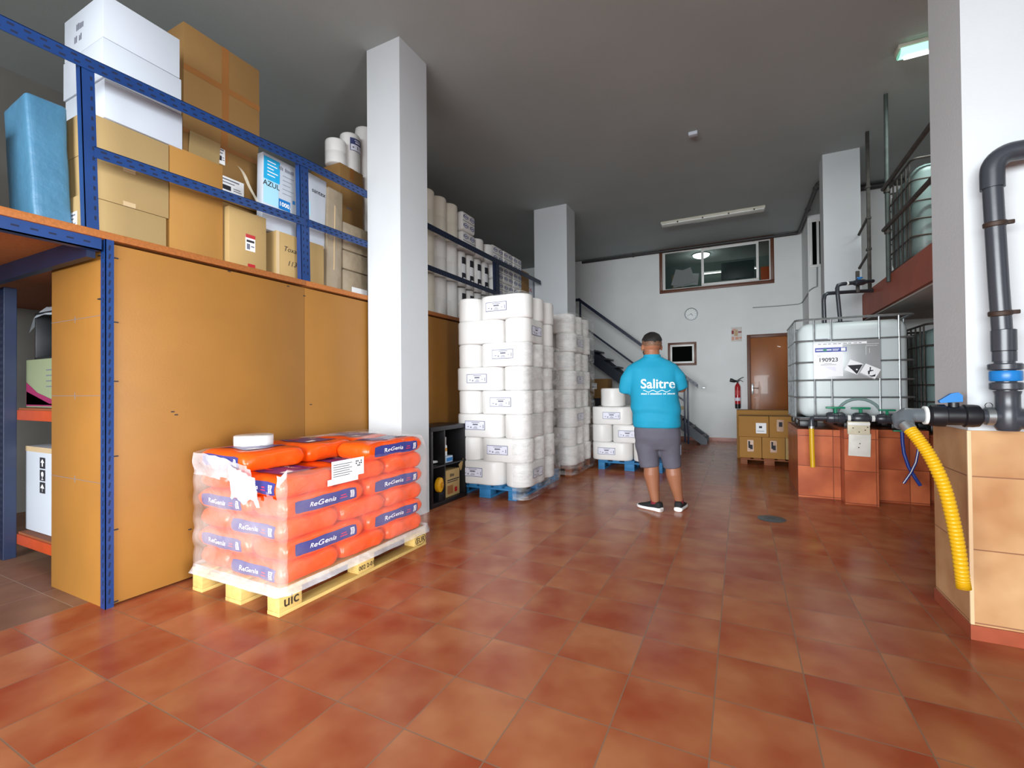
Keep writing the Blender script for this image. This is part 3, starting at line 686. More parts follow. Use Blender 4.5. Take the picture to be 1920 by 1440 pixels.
# ------------------------------------------------------------------ tissue roll packs
def outline(n_rolls, r, dip=.045, seg=12):
    """plan of n rolls in a row under tight film, along X"""
    c = [(-(n_rolls - 1) + 2*i) * r for i in range(n_rolls)]; pts = []
    for k in range(seg + 1): a = -PI/2 + PI*k/seg; pts.append((c[-1] + r*math.cos(a), r*math.sin(a)))
    xs = [c[0] + (c[-1] - c[0]) * (1 - (k / (6*(n_rolls-1)))) for k in range(1, 6*(n_rolls-1))] if n_rolls > 1 else []
    f = lambda x: r * (1 - dip * math.sin(PI * ((x - c[0]) / (2*r) % 1.0))**2)
    pts += [(x, f(x)) for x in xs]
    for k in range(seg + 1): a = PI/2 + PI*k/seg; pts.append((c[0] + r*math.cos(a), r*math.sin(a)))
    pts += [(x, -f(x)) for x in reversed(xs)]
    out = []
    for p in pts:
        if not out or (abs(p[0]-out[-1][0]) + abs(p[1]-out[-1][1])) > 1e-6: out.append(p)
    if (abs(out[0][0]-out[-1][0]) + abs(out[0][1]-out[-1][1])) < 1e-6: out.pop()
    return out, (lambda x: f(x) if n_rolls > 1 and c[0] < x < c[-1] else math.sqrt(max(0, r*r - (x - (c[0] if x < c[0] else c[-1]))**2)) if n_rolls > 1 else math.sqrt(max(0, r*r - x*x)))
def pack_mesh(n, r, h, name='pack', m='roll', seed=0, grooves=0):
    P, f = outline(n, r); mb = MB(); cx = 0
    zs = [(0, .93), (.008, .975), (.022, 1.0)]
    if grooves:
        for g in range(1, grooves + 1):
            zg = h * g / (grooves + 1); zs += [(zg - .012, 1.0), (zg, .955), (zg + .012, 1.0)]
    else: zs += [(h*.5, .994)]
    zs += [(h - .022, 1.0), (h - .008, .975), (h, .93)]
    rings = []
    for z, s in zs:
        ring = []
        for x, y in P:
            k = 1 + .012 * noise.noise(Vector((x*9 + seed, y*9, z*7)))
            ring.append((x * (1 - (1-s)*r/(r*n)) * k, y * s * k, z))
        rings.append(ring)
    mb.loft(rings); return mb.mesh(name, [M[m]], ang=60), f
R_, H_ = .152, .262
twin_me, twin_f = pack_mesh(2, R_, H_, 'twin_pack'); single_me, single_f = pack_mesh(1, R_, H_, 'single_pack', seed=4)
def label_mesh(f, x0, x1, z0, z1, name='label', style=0, off=.0045):
    """printed label that follows the film: dark border, pale field, print"""
    mb = MB()
    def patch(a0, a1, b0, b1, o, mi, nx=8):
        mb.grid(lambda u, v: (a0 + (a1-a0)*u, -f(a0 + (a1-a0)*u)*1.006 - o, b0 + (b1-b0)*v), nx, 1, mi)
    w, h = x1 - x0, z1 - z0
    patch(x0, x1, z0, z1, off, 1); patch(x0 + .005, x1 - .005, z0 + .005, z1 - .005, off + .0006, 0)
    if style == 0:
        for a0, a1, b0, b1 in ((.32, .72, .80, .86), (.38, .64, .52, .68), (.12, .2, .30, .38), (.27, .32, .18, .36), (.44, .6, .30, .35), (.40, .62, .16, .22), (.74, .8, .36, .43), (.9, .93, .2, .6)):
            patch(x0 + w*a0, x0 + w*a1, z0 + h*b0, z0 + h*b1, off + .0012, 2, 3)
    elif style == 1:
        patch(x0 + .004, x1 - .004, z0 + h*.5, z1 - .004, off + .0012, 1)
        for a0, a1, b0, b1 in ((.25, .75, .80, .86), (.3, .7, .62, .72), (.12, .22, .2, .32), (.45, .52, .14, .4), (.7, .88, .28, .36)):
            patch(x0 + w*a0, x0 + w*a1, z0 + h*b0, z0 + h*b1, off + .002, 0 if b0 > .5 else 2, 3)
    return mb.mesh(name, [M['lilac'], M['labelblue'], M['inkg']], smooth=False)
lab_twin = [label_mesh(twin_f, -.16 + d, .10 + d, .085, .185) for d in (-.03, .02, .05)]
def roll_pack(label, x, y, z, rz=0, n=2, lab=None, group=None, me=None):
    t = thing('tissue_roll_pack', label, 'tissue roll pack', (x, y, z), rz, group)
    link('film_body', me or (twin_me if n == 2 else single_me), t)
    if lab is not None: link('label', lab, t)
    return t
ORD = ['bottom', 'second', 'third', 'fourth', 'fifth', 'sixth', 'seventh', 'top']

# ------------------------------------------------------------------ pallets
def pallet(label, x0, y0, wx, wy, m, group=None, h=.144):
    """three bearers along Y, deck boards along Y on three cross boards"""
    t = thing('pallet', label, 'pallet', (x0, y0, 0), 0, group); s = h / .144
    bw = [.1, .145, .1]; bx = [0, wx/2 - .0725, wx - .1]
    for k in range(3):
        MB().box(bx[k], bx[k] + bw[k], 0, wy, 0, .022*s, bev=.003).build('bottom_board', M[m], t)
        for yy in (0, wy/2 - .0725, wy - .145):
            MB().box(bx[k] + .001, bx[k] + bw[k] - .001, yy + .001, yy + .144, .022*s, .100*s, bev=.003).build('block', M[m], t)
    for yy in (0, wy/2 - .0725, wy - .145): MB().box(0, wx, yy, yy + .145, .100*s, .122*s, bev=.003).build('cross_board', M[m], t)
    for k in range(5):
        w = .145 if k % 2 == 0 else .1; x = (wx - .145) * k / 4 + (0 if k % 2 == 0 else .0225)
        MB().box(x, x + w, 0, wy, .122*s, .144*s, bev=.003).build('deck_board', M[m], t)
    return t

# ------------------------------------------------------------------ stack 1: tall white stack on the blue pallet
pallet('blue pallet under the nearest tall white stack of tissue packs', -2.97, 4.46, .785, 1.30, 'woodblue', 'blue pallets')
X1 = [-2.98 + R_ + 2*R_*i*1.02 for i in range(3)]; Y1 = [4.44 + R_ + 2*R_*1.03*j for j in range(3)]; G1 = 'tissue packs of the nearest tall stack'
shift = [.0, .012, -.01, .008, -.012, .01, .0, .012]
for k in range(8):
    z = .146 + .2645 * k; dx = shift[k] + .006; L_ = ORD[k]
    if k % 2 == 1:
        roll_pack('tissue pack end on at left of the %s layer of the nearest tall stack' % L_, X1[0] + dx, (Y1[0]+Y1[1])/2, z, PI/2, group=G1)
        for j in range(3):
            roll_pack(('labelled tissue pack at front right of the %s layer of the nearest tall stack' if j == 0 else 'tissue pack, row %s from the front' % ['', 'two', 'three'][j] + ', in the %s layer of the nearest tall stack') % L_,
                      (X1[1]+X1[2])/2 + dx, Y1[j], z, 0, lab=lab_twin[(k // 2) % 3] if j == 0 else None, group=G1)
    else:
        roll_pack('tissue pack at front left of the %s layer of the nearest tall stack' % L_, (X1[0]+X1[1])/2 + dx, Y1[0], z, 0, lab=lab_twin[(k//2) % 3] if k < 6 else None, group=G1)
        roll_pack('tissue pack on the right side of the %s layer of the nearest tall stack' % L_, X1[2] + dx, (Y1[0]+Y1[1])/2, z, PI/2, lab=lab_twin[1] if k in (6, 0) else None, group=G1)
        roll_pack('single tissue roll at the back of the %s layer of the nearest tall stack' % L_, X1[2] + dx, Y1[2], z, 0, n=1, group=G1)
# ------------------------------------------------------------------ stack 2 behind it
pallet('dark film-covered pallet under the second tall white stack', -2.92, 6.03, .82, 1.0, 'woodbrown')
X2 = [-2.07 - R_ - 2*R_*i*1.02 for i in (2, 1, 0)]; Y2 = [6.0 + R_ + 2*R_*1.04*j for j in range(3)]; G2 = 'tissue packs of the second tall stack'
for k in range(8):
    z = .146 + .2645 * k; dx = shift[-1-k] * 1.2; L_ = ORD[k]
    if k % 2 == 1:
        for j in range(3):
            roll_pack('tissue pack, row %s from the front, in the %s layer of the second tall stack' % (['one', 'two', 'three'][j], L_), (X2[1]+X2[2])/2 + dx, Y2[j], z, 0, group=G2)
    else:
        roll_pack('tissue pack at front left of the %s layer of the second tall stack' % L_, (X2[0]+X2[1])/2 + dx, Y2[0], z, 0, group=G2)
        roll_pack('tissue pack on the right side of the %s layer of the second tall stack' % L_, X2[2] + dx, (Y2[0]+Y2[1])/2, z, PI/2, lab=lab_twin[2] if k in (2, 4, 6) else None, group=G2)
        roll_pack('single tissue roll at the back of the %s layer of the second tall stack' % L_, X2[2] + dx, Y2[2], z, 0, n=1, group=G2)
# ------------------------------------------------------------------ stack 3: low stack behind the person
pallet('blue pallet under the low stack of tissue packs by the person', -1.93, 6.76, .93, .80, 'woodblue', 'blue pallets')
X3 = [-2.04 + R_ + 2*R_*i*1.02 for i in range(3)]; Y3 = [6.72 + R_ + 2*R_*1.03*j for j in range(3)]; G3 = 'tissue packs of the low stack'
for k in range(3):
    z = .146 + .2645 * k; L_ = ['bottom', 'middle', 'top'][k]
    if k != 1:
        for j in range(3): roll_pack('%s tissue pack of row %s in the %s layer of the low stack' % ('labelled' if j == 0 else 'plain', ['one', 'two', 'three'][j], L_), (X3[0]+X3[1])/2, Y3[j], z, 0, lab=lab_twin[k % 3] if j == 0 else None, group=G3)
        roll_pack('tissue pack at the right of the %s layer of the low stack, behind the person' % L_, X3[2], (Y3[0]+Y3[1])/2, z, PI/2, group=G3)
    else:
        roll_pack('tissue pack at front left of the middle layer of the low stack', X3[0], (Y3[0]+Y3[1])/2, z, PI/2, group=G3)
        for j in range(3): roll_pack('tissue pack at right of the middle layer of the low stack, row %s' % ['one', 'two', 'three'][j], (X3[1]+X3[2])/2, Y3[j], z, 0, lab=lab_twin[0] if j == 0 else None, group=G3)
big_me, _ = pack_mesh(1, .185, .275, 'big_roll', seed=9)
t = thing('jumbo_roll', 'single white roll standing on the low stack beside the person', 'tissue roll', (-1.745, 6.98, .146 + .2645*3))
link('roll_body', big_me, t)
MB().lathe([(.045, .2755), (.03, .2755), (.03, .27), (.045, .27)], seg=20).build('core', M['core'], t)

# stretch film round the tall stacks: wrinkled, clear, torn lower edges
filmC = film_mat('clear_stretch_film', '#ffffff', .03, .42, .12, 3.2, (1, 1.2, 5), .8, 11)
def wrap(label, x1, ya, yb, z0, z1, xl, seed):
    def f(u, v):
        # u runs from a little way along the front, round the corner, along the right side to the back
        s = u * (xl + (yb - ya)); rr = .1
        z = z0 + (z1 - z0) * v
        n = noise.noise(Vector((s*5 + seed, z*9, seed))) * .012 + noise.noise(Vector((s*14, z*26 + s*14, seed))) * .006
        if s < xl - rr: return (x1 - xl + s, ya - .012 - n, z)
        if s < xl + rr*.5:
            a = (s - xl + rr) / (1.5*rr) * PI/2; return (x1 - rr + math.sin(a)*(rr + n) + .006, ya + rr - math.cos(a)*(rr + n) - .012, z)
        return (x1 + .012 + n, ya + rr*.6 + (s - xl), z)
    mb = MB().grid(f, 70, 70)
    if seed < 2:
        dele = [fc for fc in mb.bm.faces if False]
    return tag(mb.build('stretch_film', filmC, recalc=False), label, 'stretch film')
wrap('clear wrinkled stretch film round the right side of the nearest tall stack', X1[2] + R_, 4.44, 5.38, .02, 1.72, .16, 1.0)
wrap('clear wrinkled stretch film round the second tall stack', X2[2] + R_ + .012, 6.0, 6.94, .02, 2.27, .22, 5.0)
# folded film lying on top of the nearest stack
m = MB().grid(lambda u, v: (-2.6 + .5*u, 4.5 + .5*v, 2.275 + .035*abs(noise.noise(Vector((u*5, v*5, 3)))) + .015*u), 16, 16)
tag(m.build('stretch_film', filmC, recalc=False), 'loose folded film lying on top of the nearest tall stack', 'stretch film')

# ------------------------------------------------------------------ tissue on the mezzanine, right of the white pillar
col_me, col_f = pack_mesh(1, .125, .50, 'roll_column', m='creamroll', grooves=1)
colw_me, colw_f = pack_mesh(1, .118, .46, 'roll_column', m='roll', grooves=1, seed=3)
tall_me, _ = pack_mesh(1, .095, .46, 'slim_column', m='roll', grooves=1, seed=6)
collab = label_mesh(col_f, -.08, .08, .10, .22, style=1)
colblack = MB().grid(lambda u, v: (-.052 + .104*u, -math.sqrt(.0962**2 - (-.052 + .104*u)**2) - .0015, .035 + .36*v), 5, 1, 1).grid(lambda u, v: (-.05 + .1*u, -math.sqrt(.0965**2 - (-.05 + .1*u)**2) - .003, .04 + .14*v), 5, 1, 0).grid(lambda u, v: (-.05 + .1*u, -math.sqrt(.0965**2 - (-.05 + .1*u)**2) - .003, .30 + .09*v), 5, 1, 0).grid(lambda u, v: (-.03 + .06*u, -math.sqrt(.0965**2 - (-.03 + .06*u)**2) - .004, .08 + .04*v), 5, 1, 1).mesh('black_label', [M['ink'], M['paper']], smooth=False)
# printed bag of small rolls: rounded block with navy ovals
def print_bag():
    mb = MB().box(-.12, .12, -.17, .17, 0, .26, 0, .035, 3)
    return mb.mesh('printed_bag', [M['roll']])
def bag_print():
    q = MB()
    for iy in (-.085, .085):
        for iz in (.07, .19):
            for rr, mi in ((.048, 0), (.036, 1)):
                q.flat(disc2d(0, 0, rr, 16, .7), (.1215 + (.0006 if mi else 0), iy, iz), (0, 1, 0), (0, 0, 1), mi)
            q.flat(rect2d(-.025, .025, -.007, .007), (.1225, iy, iz), (0, 1, 0), (0, 0, 1), 0)
            for ex in (-.062, .055): q.flat(rect2d(0, .012, -.02, .02), (.1215, iy + ex, iz), (0, 1, 0), (0, 0, 1), 0)
        q.flat(rect2d(-.08, .08, -.004, .004), (.1215, iy, .13), (0, 1, 0), (0, 0, 1), 2)
    return q.mesh('print', [M['labelblue'], M['lilac'], M['inkg']], smooth=False, recalc=False)
pb_me, pp_me = print_bag(), bag_print()
GM = 'tissue bags on the deck right of the pillar'
XM = -3.47
def colm(label, y, z, me=col_me, lab=None, x=XM, sc=1.0):
    t = thing('tissue_roll_bag', label, 'tissue roll bag', (x, y, z), PI/2, GM); t.scale = (1, 1, sc)
    link('film_body', me, t)
    if lab: link('label', lab, t)
def pbag(label, y, z, x=XM, sy=1.0):
    t = thing('printed_tissue_bag', label, 'tissue roll bag', (x, y, z), 0, 'printed tissue bags on the deck'); t.scale = (1, sy, 1)
    link('film_body', pb_me, t); link('print', pp_me, t)
TI = ['bottom', 'middle', 'top']
for j, y in enumerate((4.30, 4.56, 4.82, 5.08)):
    for k, z in enumerate((2.131, 2.65, 3.17)):
        colm('column of two %s rolls in the %s tier, %s from the white pillar' % ('cream' if j < 2 or k == 2 else 'white', TI[k], ['first', 'second', 'third', 'fourth'][j]), y, z,
             col_me if (j < 2 or k == 2) else colw_me, collab if (k == 2 and j == 0) else None, sc=1.0 if (j < 2 or k == 2) else 1.1)
for j, y in enumerate((5.33, 5.54, 5.75, 5.96)):
    for k, z in enumerate((2.131, 2.63)):
        colm('slim white column with a black label in the %s tier, %s of four' % (TI[k], ['first', 'second', 'third', 'last'][j]), y, z, tall_me, colblack, sc=1.04)
for k, z in enumerate((3.13, 3.40)): pbag('printed bag in the high pile of two, %s' % ['lower one', 'upper one'][k], 5.42, z)
for j, y in enumerate((5.84, 6.15)): colm('short white roll bag peeping over the top rail, %s' % ['left one', 'right one'][j], y - .06, 3.125, colw_me, sc=.62)
for j, y in enumerate((6.27, 6.62, 6.97)):
    for k in range(5 if j else 5):
        z = 2.131 + .262 * k
        pbag('printed tissue bag, %s from the deck in the %s pile by the third post' % (['lowest', 'second', 'third', 'fourth', 'fifth'][k], ['left', 'middle', 'right'][j]), y, z)
carton('brown carton at the far end of the deck beside the printed bags', -3.6, -3.36, 7.17, 7.45, 2.131, 2.62, 'card4')
carton('second brown carton stacked at the far end of the deck', -3.6, -3.36, 7.17, 7.45, 2.622, 3.28, 'card4')
carton('white carton with red TAS lettering at the end of the deck', -3.75, -3.38, 7.2 + .27, 7.2 + .70, 2.131, 3.22, 'wcard', inks=(('x', 'TAS', .16, .80, .10, 'red', dict(bold=.02)),))
# white rolls on the tall brown carton, seen left of the pillar
rl_me, rl_f = pack_mesh(1, .105, .42, 'tall_roll', seed=2, grooves=1); rl_lab = label_mesh(rl_f, -.075, .075, .22, .36, style=1)
for j, (y, z, lb) in enumerate(((3.42, 3.547, 'white roll bag at the left on the tall brown carton'), (3.615, 3.60, 'white roll bag with a blue label on the tall brown carton'), (3.83, 3.66, 'white roll bag half hidden by the pillar'))):
    t = thing('tissue_roll_bag', lb, 'tissue roll bag', (-3.73, y, 3.547 if j < 2 else 2.40), PI/2, 'roll bags by the tall brown carton'); t.scale = (1, 1, (.60, .96, 4.1)[j])
    link('film_body', rl_me, t)
    if j == 1: link('label', rl_lab, t)

# ------------------------------------------------------------------ yellow pallet of orange bags
t = pallet('yellow wooden pallet under the orange bags, stamped on its blocks', -3.03, 1.645, .80, 1.285, 'wood')
stamp = mat('burnt_stamp', '#3a2a18', .8)
for txt, y, sz, rz in (('uic', .075, .085, 1), ('002 2-01', .645, .04, 1), ('EUR', 1.215, .055, 1)):
    q = MB(); q.flat(text2d(txt, sz, bold=.015), (.8006, y, .055 if txt != 'uic' else .07), (0, 1, 0), (0, 0, 1))
    if txt == 'EUR': q.flat(ring2d(0, 0, .058, .063, 28, .62), (.8006, y, .057), (0, 1, 0), (0, 0, 1))
    q.build('stamp', stamp, t, smooth=False, recalc=False)

bagm = mat('orange_bag_plastic', '#f4520a', .32, var=.14, vscale=7, bump=.35, bscale=14, spec=.55)
bagblue = mat('navy_bag_print', '#3c3f86', .35, var=.15, vscale=10)
bagpurp = mat('violet_bag_print', '#4a2a86', .35, var=.2, vscale=10)
bagwhite = mat('white_bag_print', '#f4eef0', .4); bagred = mat('red_bag_print', '#c8325a', .4)
def P_(c, lx, ly, lz, seed):
    cx, cy, cz = c
    x = lx/2 * cx * (1 - .05*cz**2) * (1 - .04*cy**8); y = ly/2 * cy * (1 - .07*cz**2) * (1 - .04*cx**8)
    z = lz/2 * cz * (1 - .26*abs(cx)**9) * (1 - .22*abs(cy)**9) * (1 + .0)
    p = Vector((x, y, z)); q = p * 9 + Vector((seed*3.1, seed, 0))
    p += Vector((noise.noise(q), noise.noise(q + Vector((5, 5, 5))), noise.noise(q + Vector((9, 1, 4))) * .7)) * .010 + Vector((noise.noise(q*3), noise.noise(q*3 + Vector((5, 5, 5))), 0)) * .0045
    return p
def bag_mesh(lx, ly, lz, seed):
    mb = MB(); N = (26, 18, 8); V = {}
    def vt(i, j, k):
        key = (i, j, k)
        if key not in V: V[key] = mb.bm.verts.new(P_((2*i/N[0]-1, 2*j/N[1]-1, 2*k/N[2]-1), lx, ly, lz, seed))
        return V[key]
    for a, b_, c in ((0, 1, 2), (0, 2, 1), (1, 2, 0)):
        for side in (0, N[c]):
            for i in range(N[a]):
                for j in range(N[b_]):
                    def ix(u, v):
                        r = [0, 0, 0]; r[a] = u; r[b_] = v; r[c] = side; return tuple(r)
                    mb.bm.faces.new([vt(*ix(i, j)), vt(*ix(i+1, j)), vt(*ix(i+1, j+1)), vt(*ix(i, j+1))])
    return mb.mesh('bag_body', [bagm], ang=80)
def bag_side_label(lx, ly, lz, seed):
    """navy strip with the name, on the long -Y side"""
    mb = MB()
    W = lambda x, z, o: P_((x, -1, z), lx, ly, lz, seed) + Vector((0, -o, 0))
    mb.grid(lambda u, v: W(-.80 + 1.60*u, (-.80 + 1.5*v) * (1 - .12*(abs(2*u-1))**10), .003), 20, 3, 0)
    tx = text2d('ReGenia', 1.0, shear=.2, bold=.006)
    mb.warp(([(x, y) for x, y in tx[0]], tx[1]), lambda x, y: W(-.16 + x * .20, -.05 + y * .80, .0045), 1)
    mb.grid(lambda u, v: W(.60 + .12*u, -.5 + .9*v, .0045), 2, 2, 1)
    for k in range(4): mb.grid(lambda u, v: W(.62 + .08*u, -.4 + .2*k + .08*v, .006), 1, 1, 2)
    mb.grid(lambda u, v: W(.30 + .18*u, -.3 + .12*v, .0045), 2, 1, 3); mb.grid(lambda u, v: W(.32 + .14*u, .0 + .12*v, .0045), 2, 1, 3)
    return mb.mesh('side_label', [bagblue, bagwhite, bagblue, bagred], smooth=True, recalc=False)
def bag_top_label(lx, ly, lz, seed):
    mb = MB(); W = lambda x, y, o: P_((x, y, 1), lx, ly, lz, seed) + Vector((0, 0, o))
    mb.grid(lambda u, v: W(-.62 + 1.24*u, -.66 + 1.32*v, .003), 14, 10, 0)
    tx = text2d('ReGenia', 1.0, shear=.2, bold=.01)
    mb.warp(tx, lambda x, y: W(x * .19, .25 + y * .3, .005), 1)
    mb.grid(lambda u, v: W(.35 + .2*u, -.5 + .3*v, .005), 3, 3, 1); mb.grid(lambda u, v: W(-.5 + .4*u, -.4 + .1*v, .005), 3, 1, 2)
    return mb.mesh('top_label', [bagpurp, bagwhite, bagred], smooth=True, recalc=False)
BH = .124
cross = [(bag_mesh(.50, .405, BH, s), bag_side_label(.50, .405, BH, s), bag_top_label(.50, .405, BH, s)) for s in (1, 2)]
longb = [(bag_mesh(.60, .30, BH, s), bag_side_label(.60, .30, BH, s), bag_top_label(.60, .30, BH, s)) for s in (3, 4)]
GB = 'orange printed bags on the yellow pallet'
LAY = ['bottom', 'second', 'third', 'fourth', 'fifth', 'top']
def bag(label, x, y, z, rz, meshes, side=True, top=False):
    t = thing('plastic_bag', label, 'bag', (x, y, z), rz, GB)
    link('bag_body', meshes[0], t)
    if side: link('side_label', meshes[1], t)
    if top: link('top_label', meshes[2], t)
    return t
xl, xr, y0 = -3.02, -2.225, 1.665
for k in range(6):
    z = .146 + .1185 * k + BH/2; top = k >= 4
    if k % 2 == 0:      # cross bags on the right, long bags on the left
        for j in range(3):
            bag('orange bag across the pallet at the right, %s from the front, %s layer' % (['first', 'second', 'third'][j], LAY[k]), xr - .25, y0 + .2 + .412*j, z, 0, cross[(j + k) % 2], side=(j == 0), top=top)
        for j in range(2):
            bag('orange bag along the left side of the pallet, %s, %s layer' % (['near', 'far'][j], LAY[k]), xl + .15, y0 + .31 + .62*j, z, -PI/2, longb[(j + k) % 2], side=False, top=top)
    else:
        for j in range(3):
            bag('orange bag across the pallet at the left, %s from the front, %s layer' % (['first', 'second', 'third'][j], LAY[k]), xl + .25, y0 + .2 + .412*j, z + (.004 if k == 5 else 0), (0.05 * (j - 1) if k == 5 else 0), cross[(j + k) % 2], side=(j == 0), top=top)
        for j in range(2):
            if k == 5 and j == 0: continue
            bag('%s orange bag along the right side of the pallet, %s layer, with name strip' % (['near', 'far'][j], LAY[k]), xr - .15, y0 + .31 + .62*j, z, PI/2, longb[(j + k) % 2], side=True, top=top)

# milky plastic hood, torn open along the top near the corner
hood = film_mat('milky_plastic_hood', '#ffece4', .03, .13, .22, 3.0, (1, 1, 1.6), .5, 7)
hood3 = film_mat('milky_plastic_hood_end', '#fdeee8', .10, .30, .25, 3.0, (1, 1, 1.6), .5, 7)
hood2 = film_mat('milkier_plastic_hood', '#f4f2f6', .30, .55, .25, 4.0, (1, 1, 1.6), .5, 7)
hx0, hx1, hy0, hy1 = xl - .004, xr + .006, y0 - .008, 2.925
per = [('front', hx0, hx1), ('right', hy0, hy1), ('back', hx1, hx0), ('left', hy1, hy0)]
def pos(s):
    a, b_ = hx1 - hx0, hy1 - hy0
    if s < a: return hx0 + s, hy0, (0, -1)
    s -= a
    if s < b_: return hx1, hy0 + s, (1, 0)
    s -= b_
    if s < a: return hx1 - s, hy1, (0, 1)
    s -= a
    return hx0, hy1 - s, (-1, 0)
Ltot = 2 * ((hx1 - hx0) + (hy1 - hy0)); aw = hx1 - hx0; bw = hy1 - hy0
def ztop(s):
    if s < aw:
        u = s / aw; z = .845 - .02*u if u < .25 else .84 - (.84 - .755) * (u - .25) / .75
        return z + .010 * noise.noise(Vector((s*14, 2, 0)))
    if s < aw + bw:
        u = (s - aw) / bw
        z = .762 + .03*math.exp(-(u*12)**2) if u < .45 else .765 + (.865 - .765) * min(1, (u - .45) / .3)
        return z + .012 * noise.noise(Vector((s*10, 5, 0)))
    return .865
def hoodpt(s, v, grow=0):
    x, y, n = pos(s); z0 = .115; zt = ztop(s)
    z = z0 + (zt - z0) * v
    bulge = .009 * abs(math.sin(PI * (z - .146) / .1185)) if z > .146 else 0
    w = .004 + noise.noise(Vector((s*6, z*8, 1))) * .006 + noise.noise(Vector((s*20, z*20, 4))) * .003
    flare = .035 * max(0, (.17 - z) / .055)**1.5 if z < .17 else 0
    lean = -.05 * max(0, (z - .74) / .1) if s > aw + .4*bw else 0
    o = bulge + w + flare + lean + grow
    return Vector((x + n[0]*o, y + n[1]*o, z))
mb = MB(); NU, NV = 150, 44
cs = [i * Ltot / NU for i in range(NU)]
V = [[mb.bm.verts.new(hoodpt(s, j / NV)) for j in range(NV + 1)] for s in cs]
for i in range(NU):
    for j in range(NV):
        k = (i + 1) % NU; s = cs[i]; z = V[i][j].co.z
        # ragged tear on the front face
        if s < aw and .5 < s/aw < .95 and z > .62 + .06*noise.noise(Vector((s*18, 0, 3))) + .12*abs(s/aw - .72) and j < NV - 0 and z > .60 and s/aw > .70 - (z-.62)*.3: continue
        f = mb.bm.faces.new((V[i][j], V[k][j], V[k][j+1], V[i][j+1])); f.material_index = 1 if (z < .15 or (s < aw and z > .70)) else 2 if s < aw else 0
th = tag(mb.build('plastic_hood', [hood, hood2, hood3], recalc=False, ang=80), 'milky torn plastic hood round the pallet of orange bags', 'plastic hood')
# its top, still closed over the far half
def toppt(u, v):
    x = hx0 + .02 + (hx1 - hx0 - .06) * u; y = 2.25 + .30*u + (hy1 - .02 - 2.25 - .30*u) * v
    return Vector((x, y, .868 + .022*math.sin(PI*u) + .014*noise.noise(Vector((x*9, y*9, 2))) - .012*(1 - v)*u))
MB().grid(toppt, 26, 20).build('hood_top', film_mat('clear_hood_top', '#ffffff', .08, .42, .12, 5.0, (1, 1, 1), .8, 10), th, recalc=False)
# torn white flap and the delivery slip stuck on the hood
def flap(u, v):
    x = hx0 + aw * (.52 + .30*u - .05*v); z = .60 + (.80 - .60) * v - .06*u*v + .018*noise.noise(Vector((u*7, v*7, 8)))
    return Vector((x, hy0 - .030 - .020*abs(noise.noise(Vector((u*6, v*6, 3)))), z + .02*math.sin(u*11)*(1-v)))
MB().grid(flap, 16, 14).build('torn_flap', film_mat('white_torn_film', '#eeedf2', .35, .8, .3, 6), th, recalc=False)
q = MB()
q.box(0, .0015, -.13, .13, -.055, .055, 0); q.box(.0, .001, -.16, .08, -.085, -.05, 0)
for k in range(6): q.poly([(.002, -.12, .03 - .014*k), (.002, .03 - .02*(k % 2), .03 - .014*k), (.002, .03 - .02*(k % 2), .034 - .014*k), (.002, -.12, .034 - .014*k)], 1)
for a in range(4):
    for b_ in range(3):
        if (a * 7 + b_ * 5) % 3: q.poly([(.002, .06 + .014*a, .0 + .014*b_), (.002, .07 + .014*a, .0 + .014*b_), (.002, .07 + .014*a, .01 + .014*b_), (.002, .06 + .014*a, .01 + .014*b_)], 1)
q.build('delivery_slip', [M['paper'], M['ink']], th, loc=(hx1 + .024, 2.10, .735), smooth=False, recalc=False)
# flat white roll of plates lying on the bags
t = thing('disc_pack', 'flat round white pack in film lying on the orange bags', 'disc pack', (-2.86, 1.93, .862))
MB().lathe([(.108, 0), (.114, .005), (.114, .066), (.108, .07)], seg=40).build('disc_body', mat('white_plate_stack', '#e4dfdc', .4, var=.05, vscale=30, stretch=(.2, .2, 6)), t)
MB().lathe([(.116, .002), (.118, .035), (.116, .071), (.08, .076), (.02, .074)], seg=40, cap=False).build('film', film_mat('clear_disc_film', '#ffffff', .05, .3, .1, 8), t)

# ------------------------------------------------------------------ black cube shelf beside the white pillar
t = thing('cube_shelf', 'black cube shelf of four compartments between the pillar and the tall stack', 'shelf', (-3.0, 4.13, 0))
lack = mat('black_brown_laminate', '#191719', .42, var=.1, vscale=10)
m = MB()
def B(a, nm): MB().box(*a, bev=.002).build(nm, lack, t)
B((-.19, .18, -.34, .34, .785, .83), 'top_board'); B((-.19, .18, -.34, .34, .0, .045), 'bottom_board')
B((-.19, .18, -.34, -.30, .045, .785), 'side_board'); B((-.19, .18, .30, .34, .045, .785), 'side_board')
B((-.19, .175, -.092, -.077, .045, .785), 'divider'); B((-.19, .175, -.30, -.092, .405, .42), 'shelf_board'); B((-.19, .175, -.077, .30, .405, .42), 'shelf_board')
B((-.192, -.185, -.33, .33, .02, .80), 'back_board')
t = carton('small tan carton with black print in the lower right cube compartment', -3.06, -2.86, 4.11, 4.38, .046, .335, 'card',
       inks=(('x', '~5', .48, .78, .06, 'ink', {}),), stickers=(('y', .35, .75, .35, .7, 'paper', LINES), ('x', .1, .95, .60, .64, 'ink', []), ('x', .1, .85, .53, .56, 'ink', []), ('x', .1, .5, .1, .42, 'tape', []), ('x', .62, .8, .12, .3, 'red', [])))
o = MB().box(-.002, .002, -.05, .05, 0, .16).build('flap', M['card'], t, loc=(.10, .135, .285), smooth=False); o.rotation_euler = (-.9, 0.2, 0)
t = thing('spray_can', 'pale spray bottle in the upper right cube compartment', 'bottle', (-2.93, 4.19, .49))
MB().lathe([(.026, 0), (.027, .01), (.027, .10), (.022, .115)], seg=20).build('bottle_body', M['paper'], t)
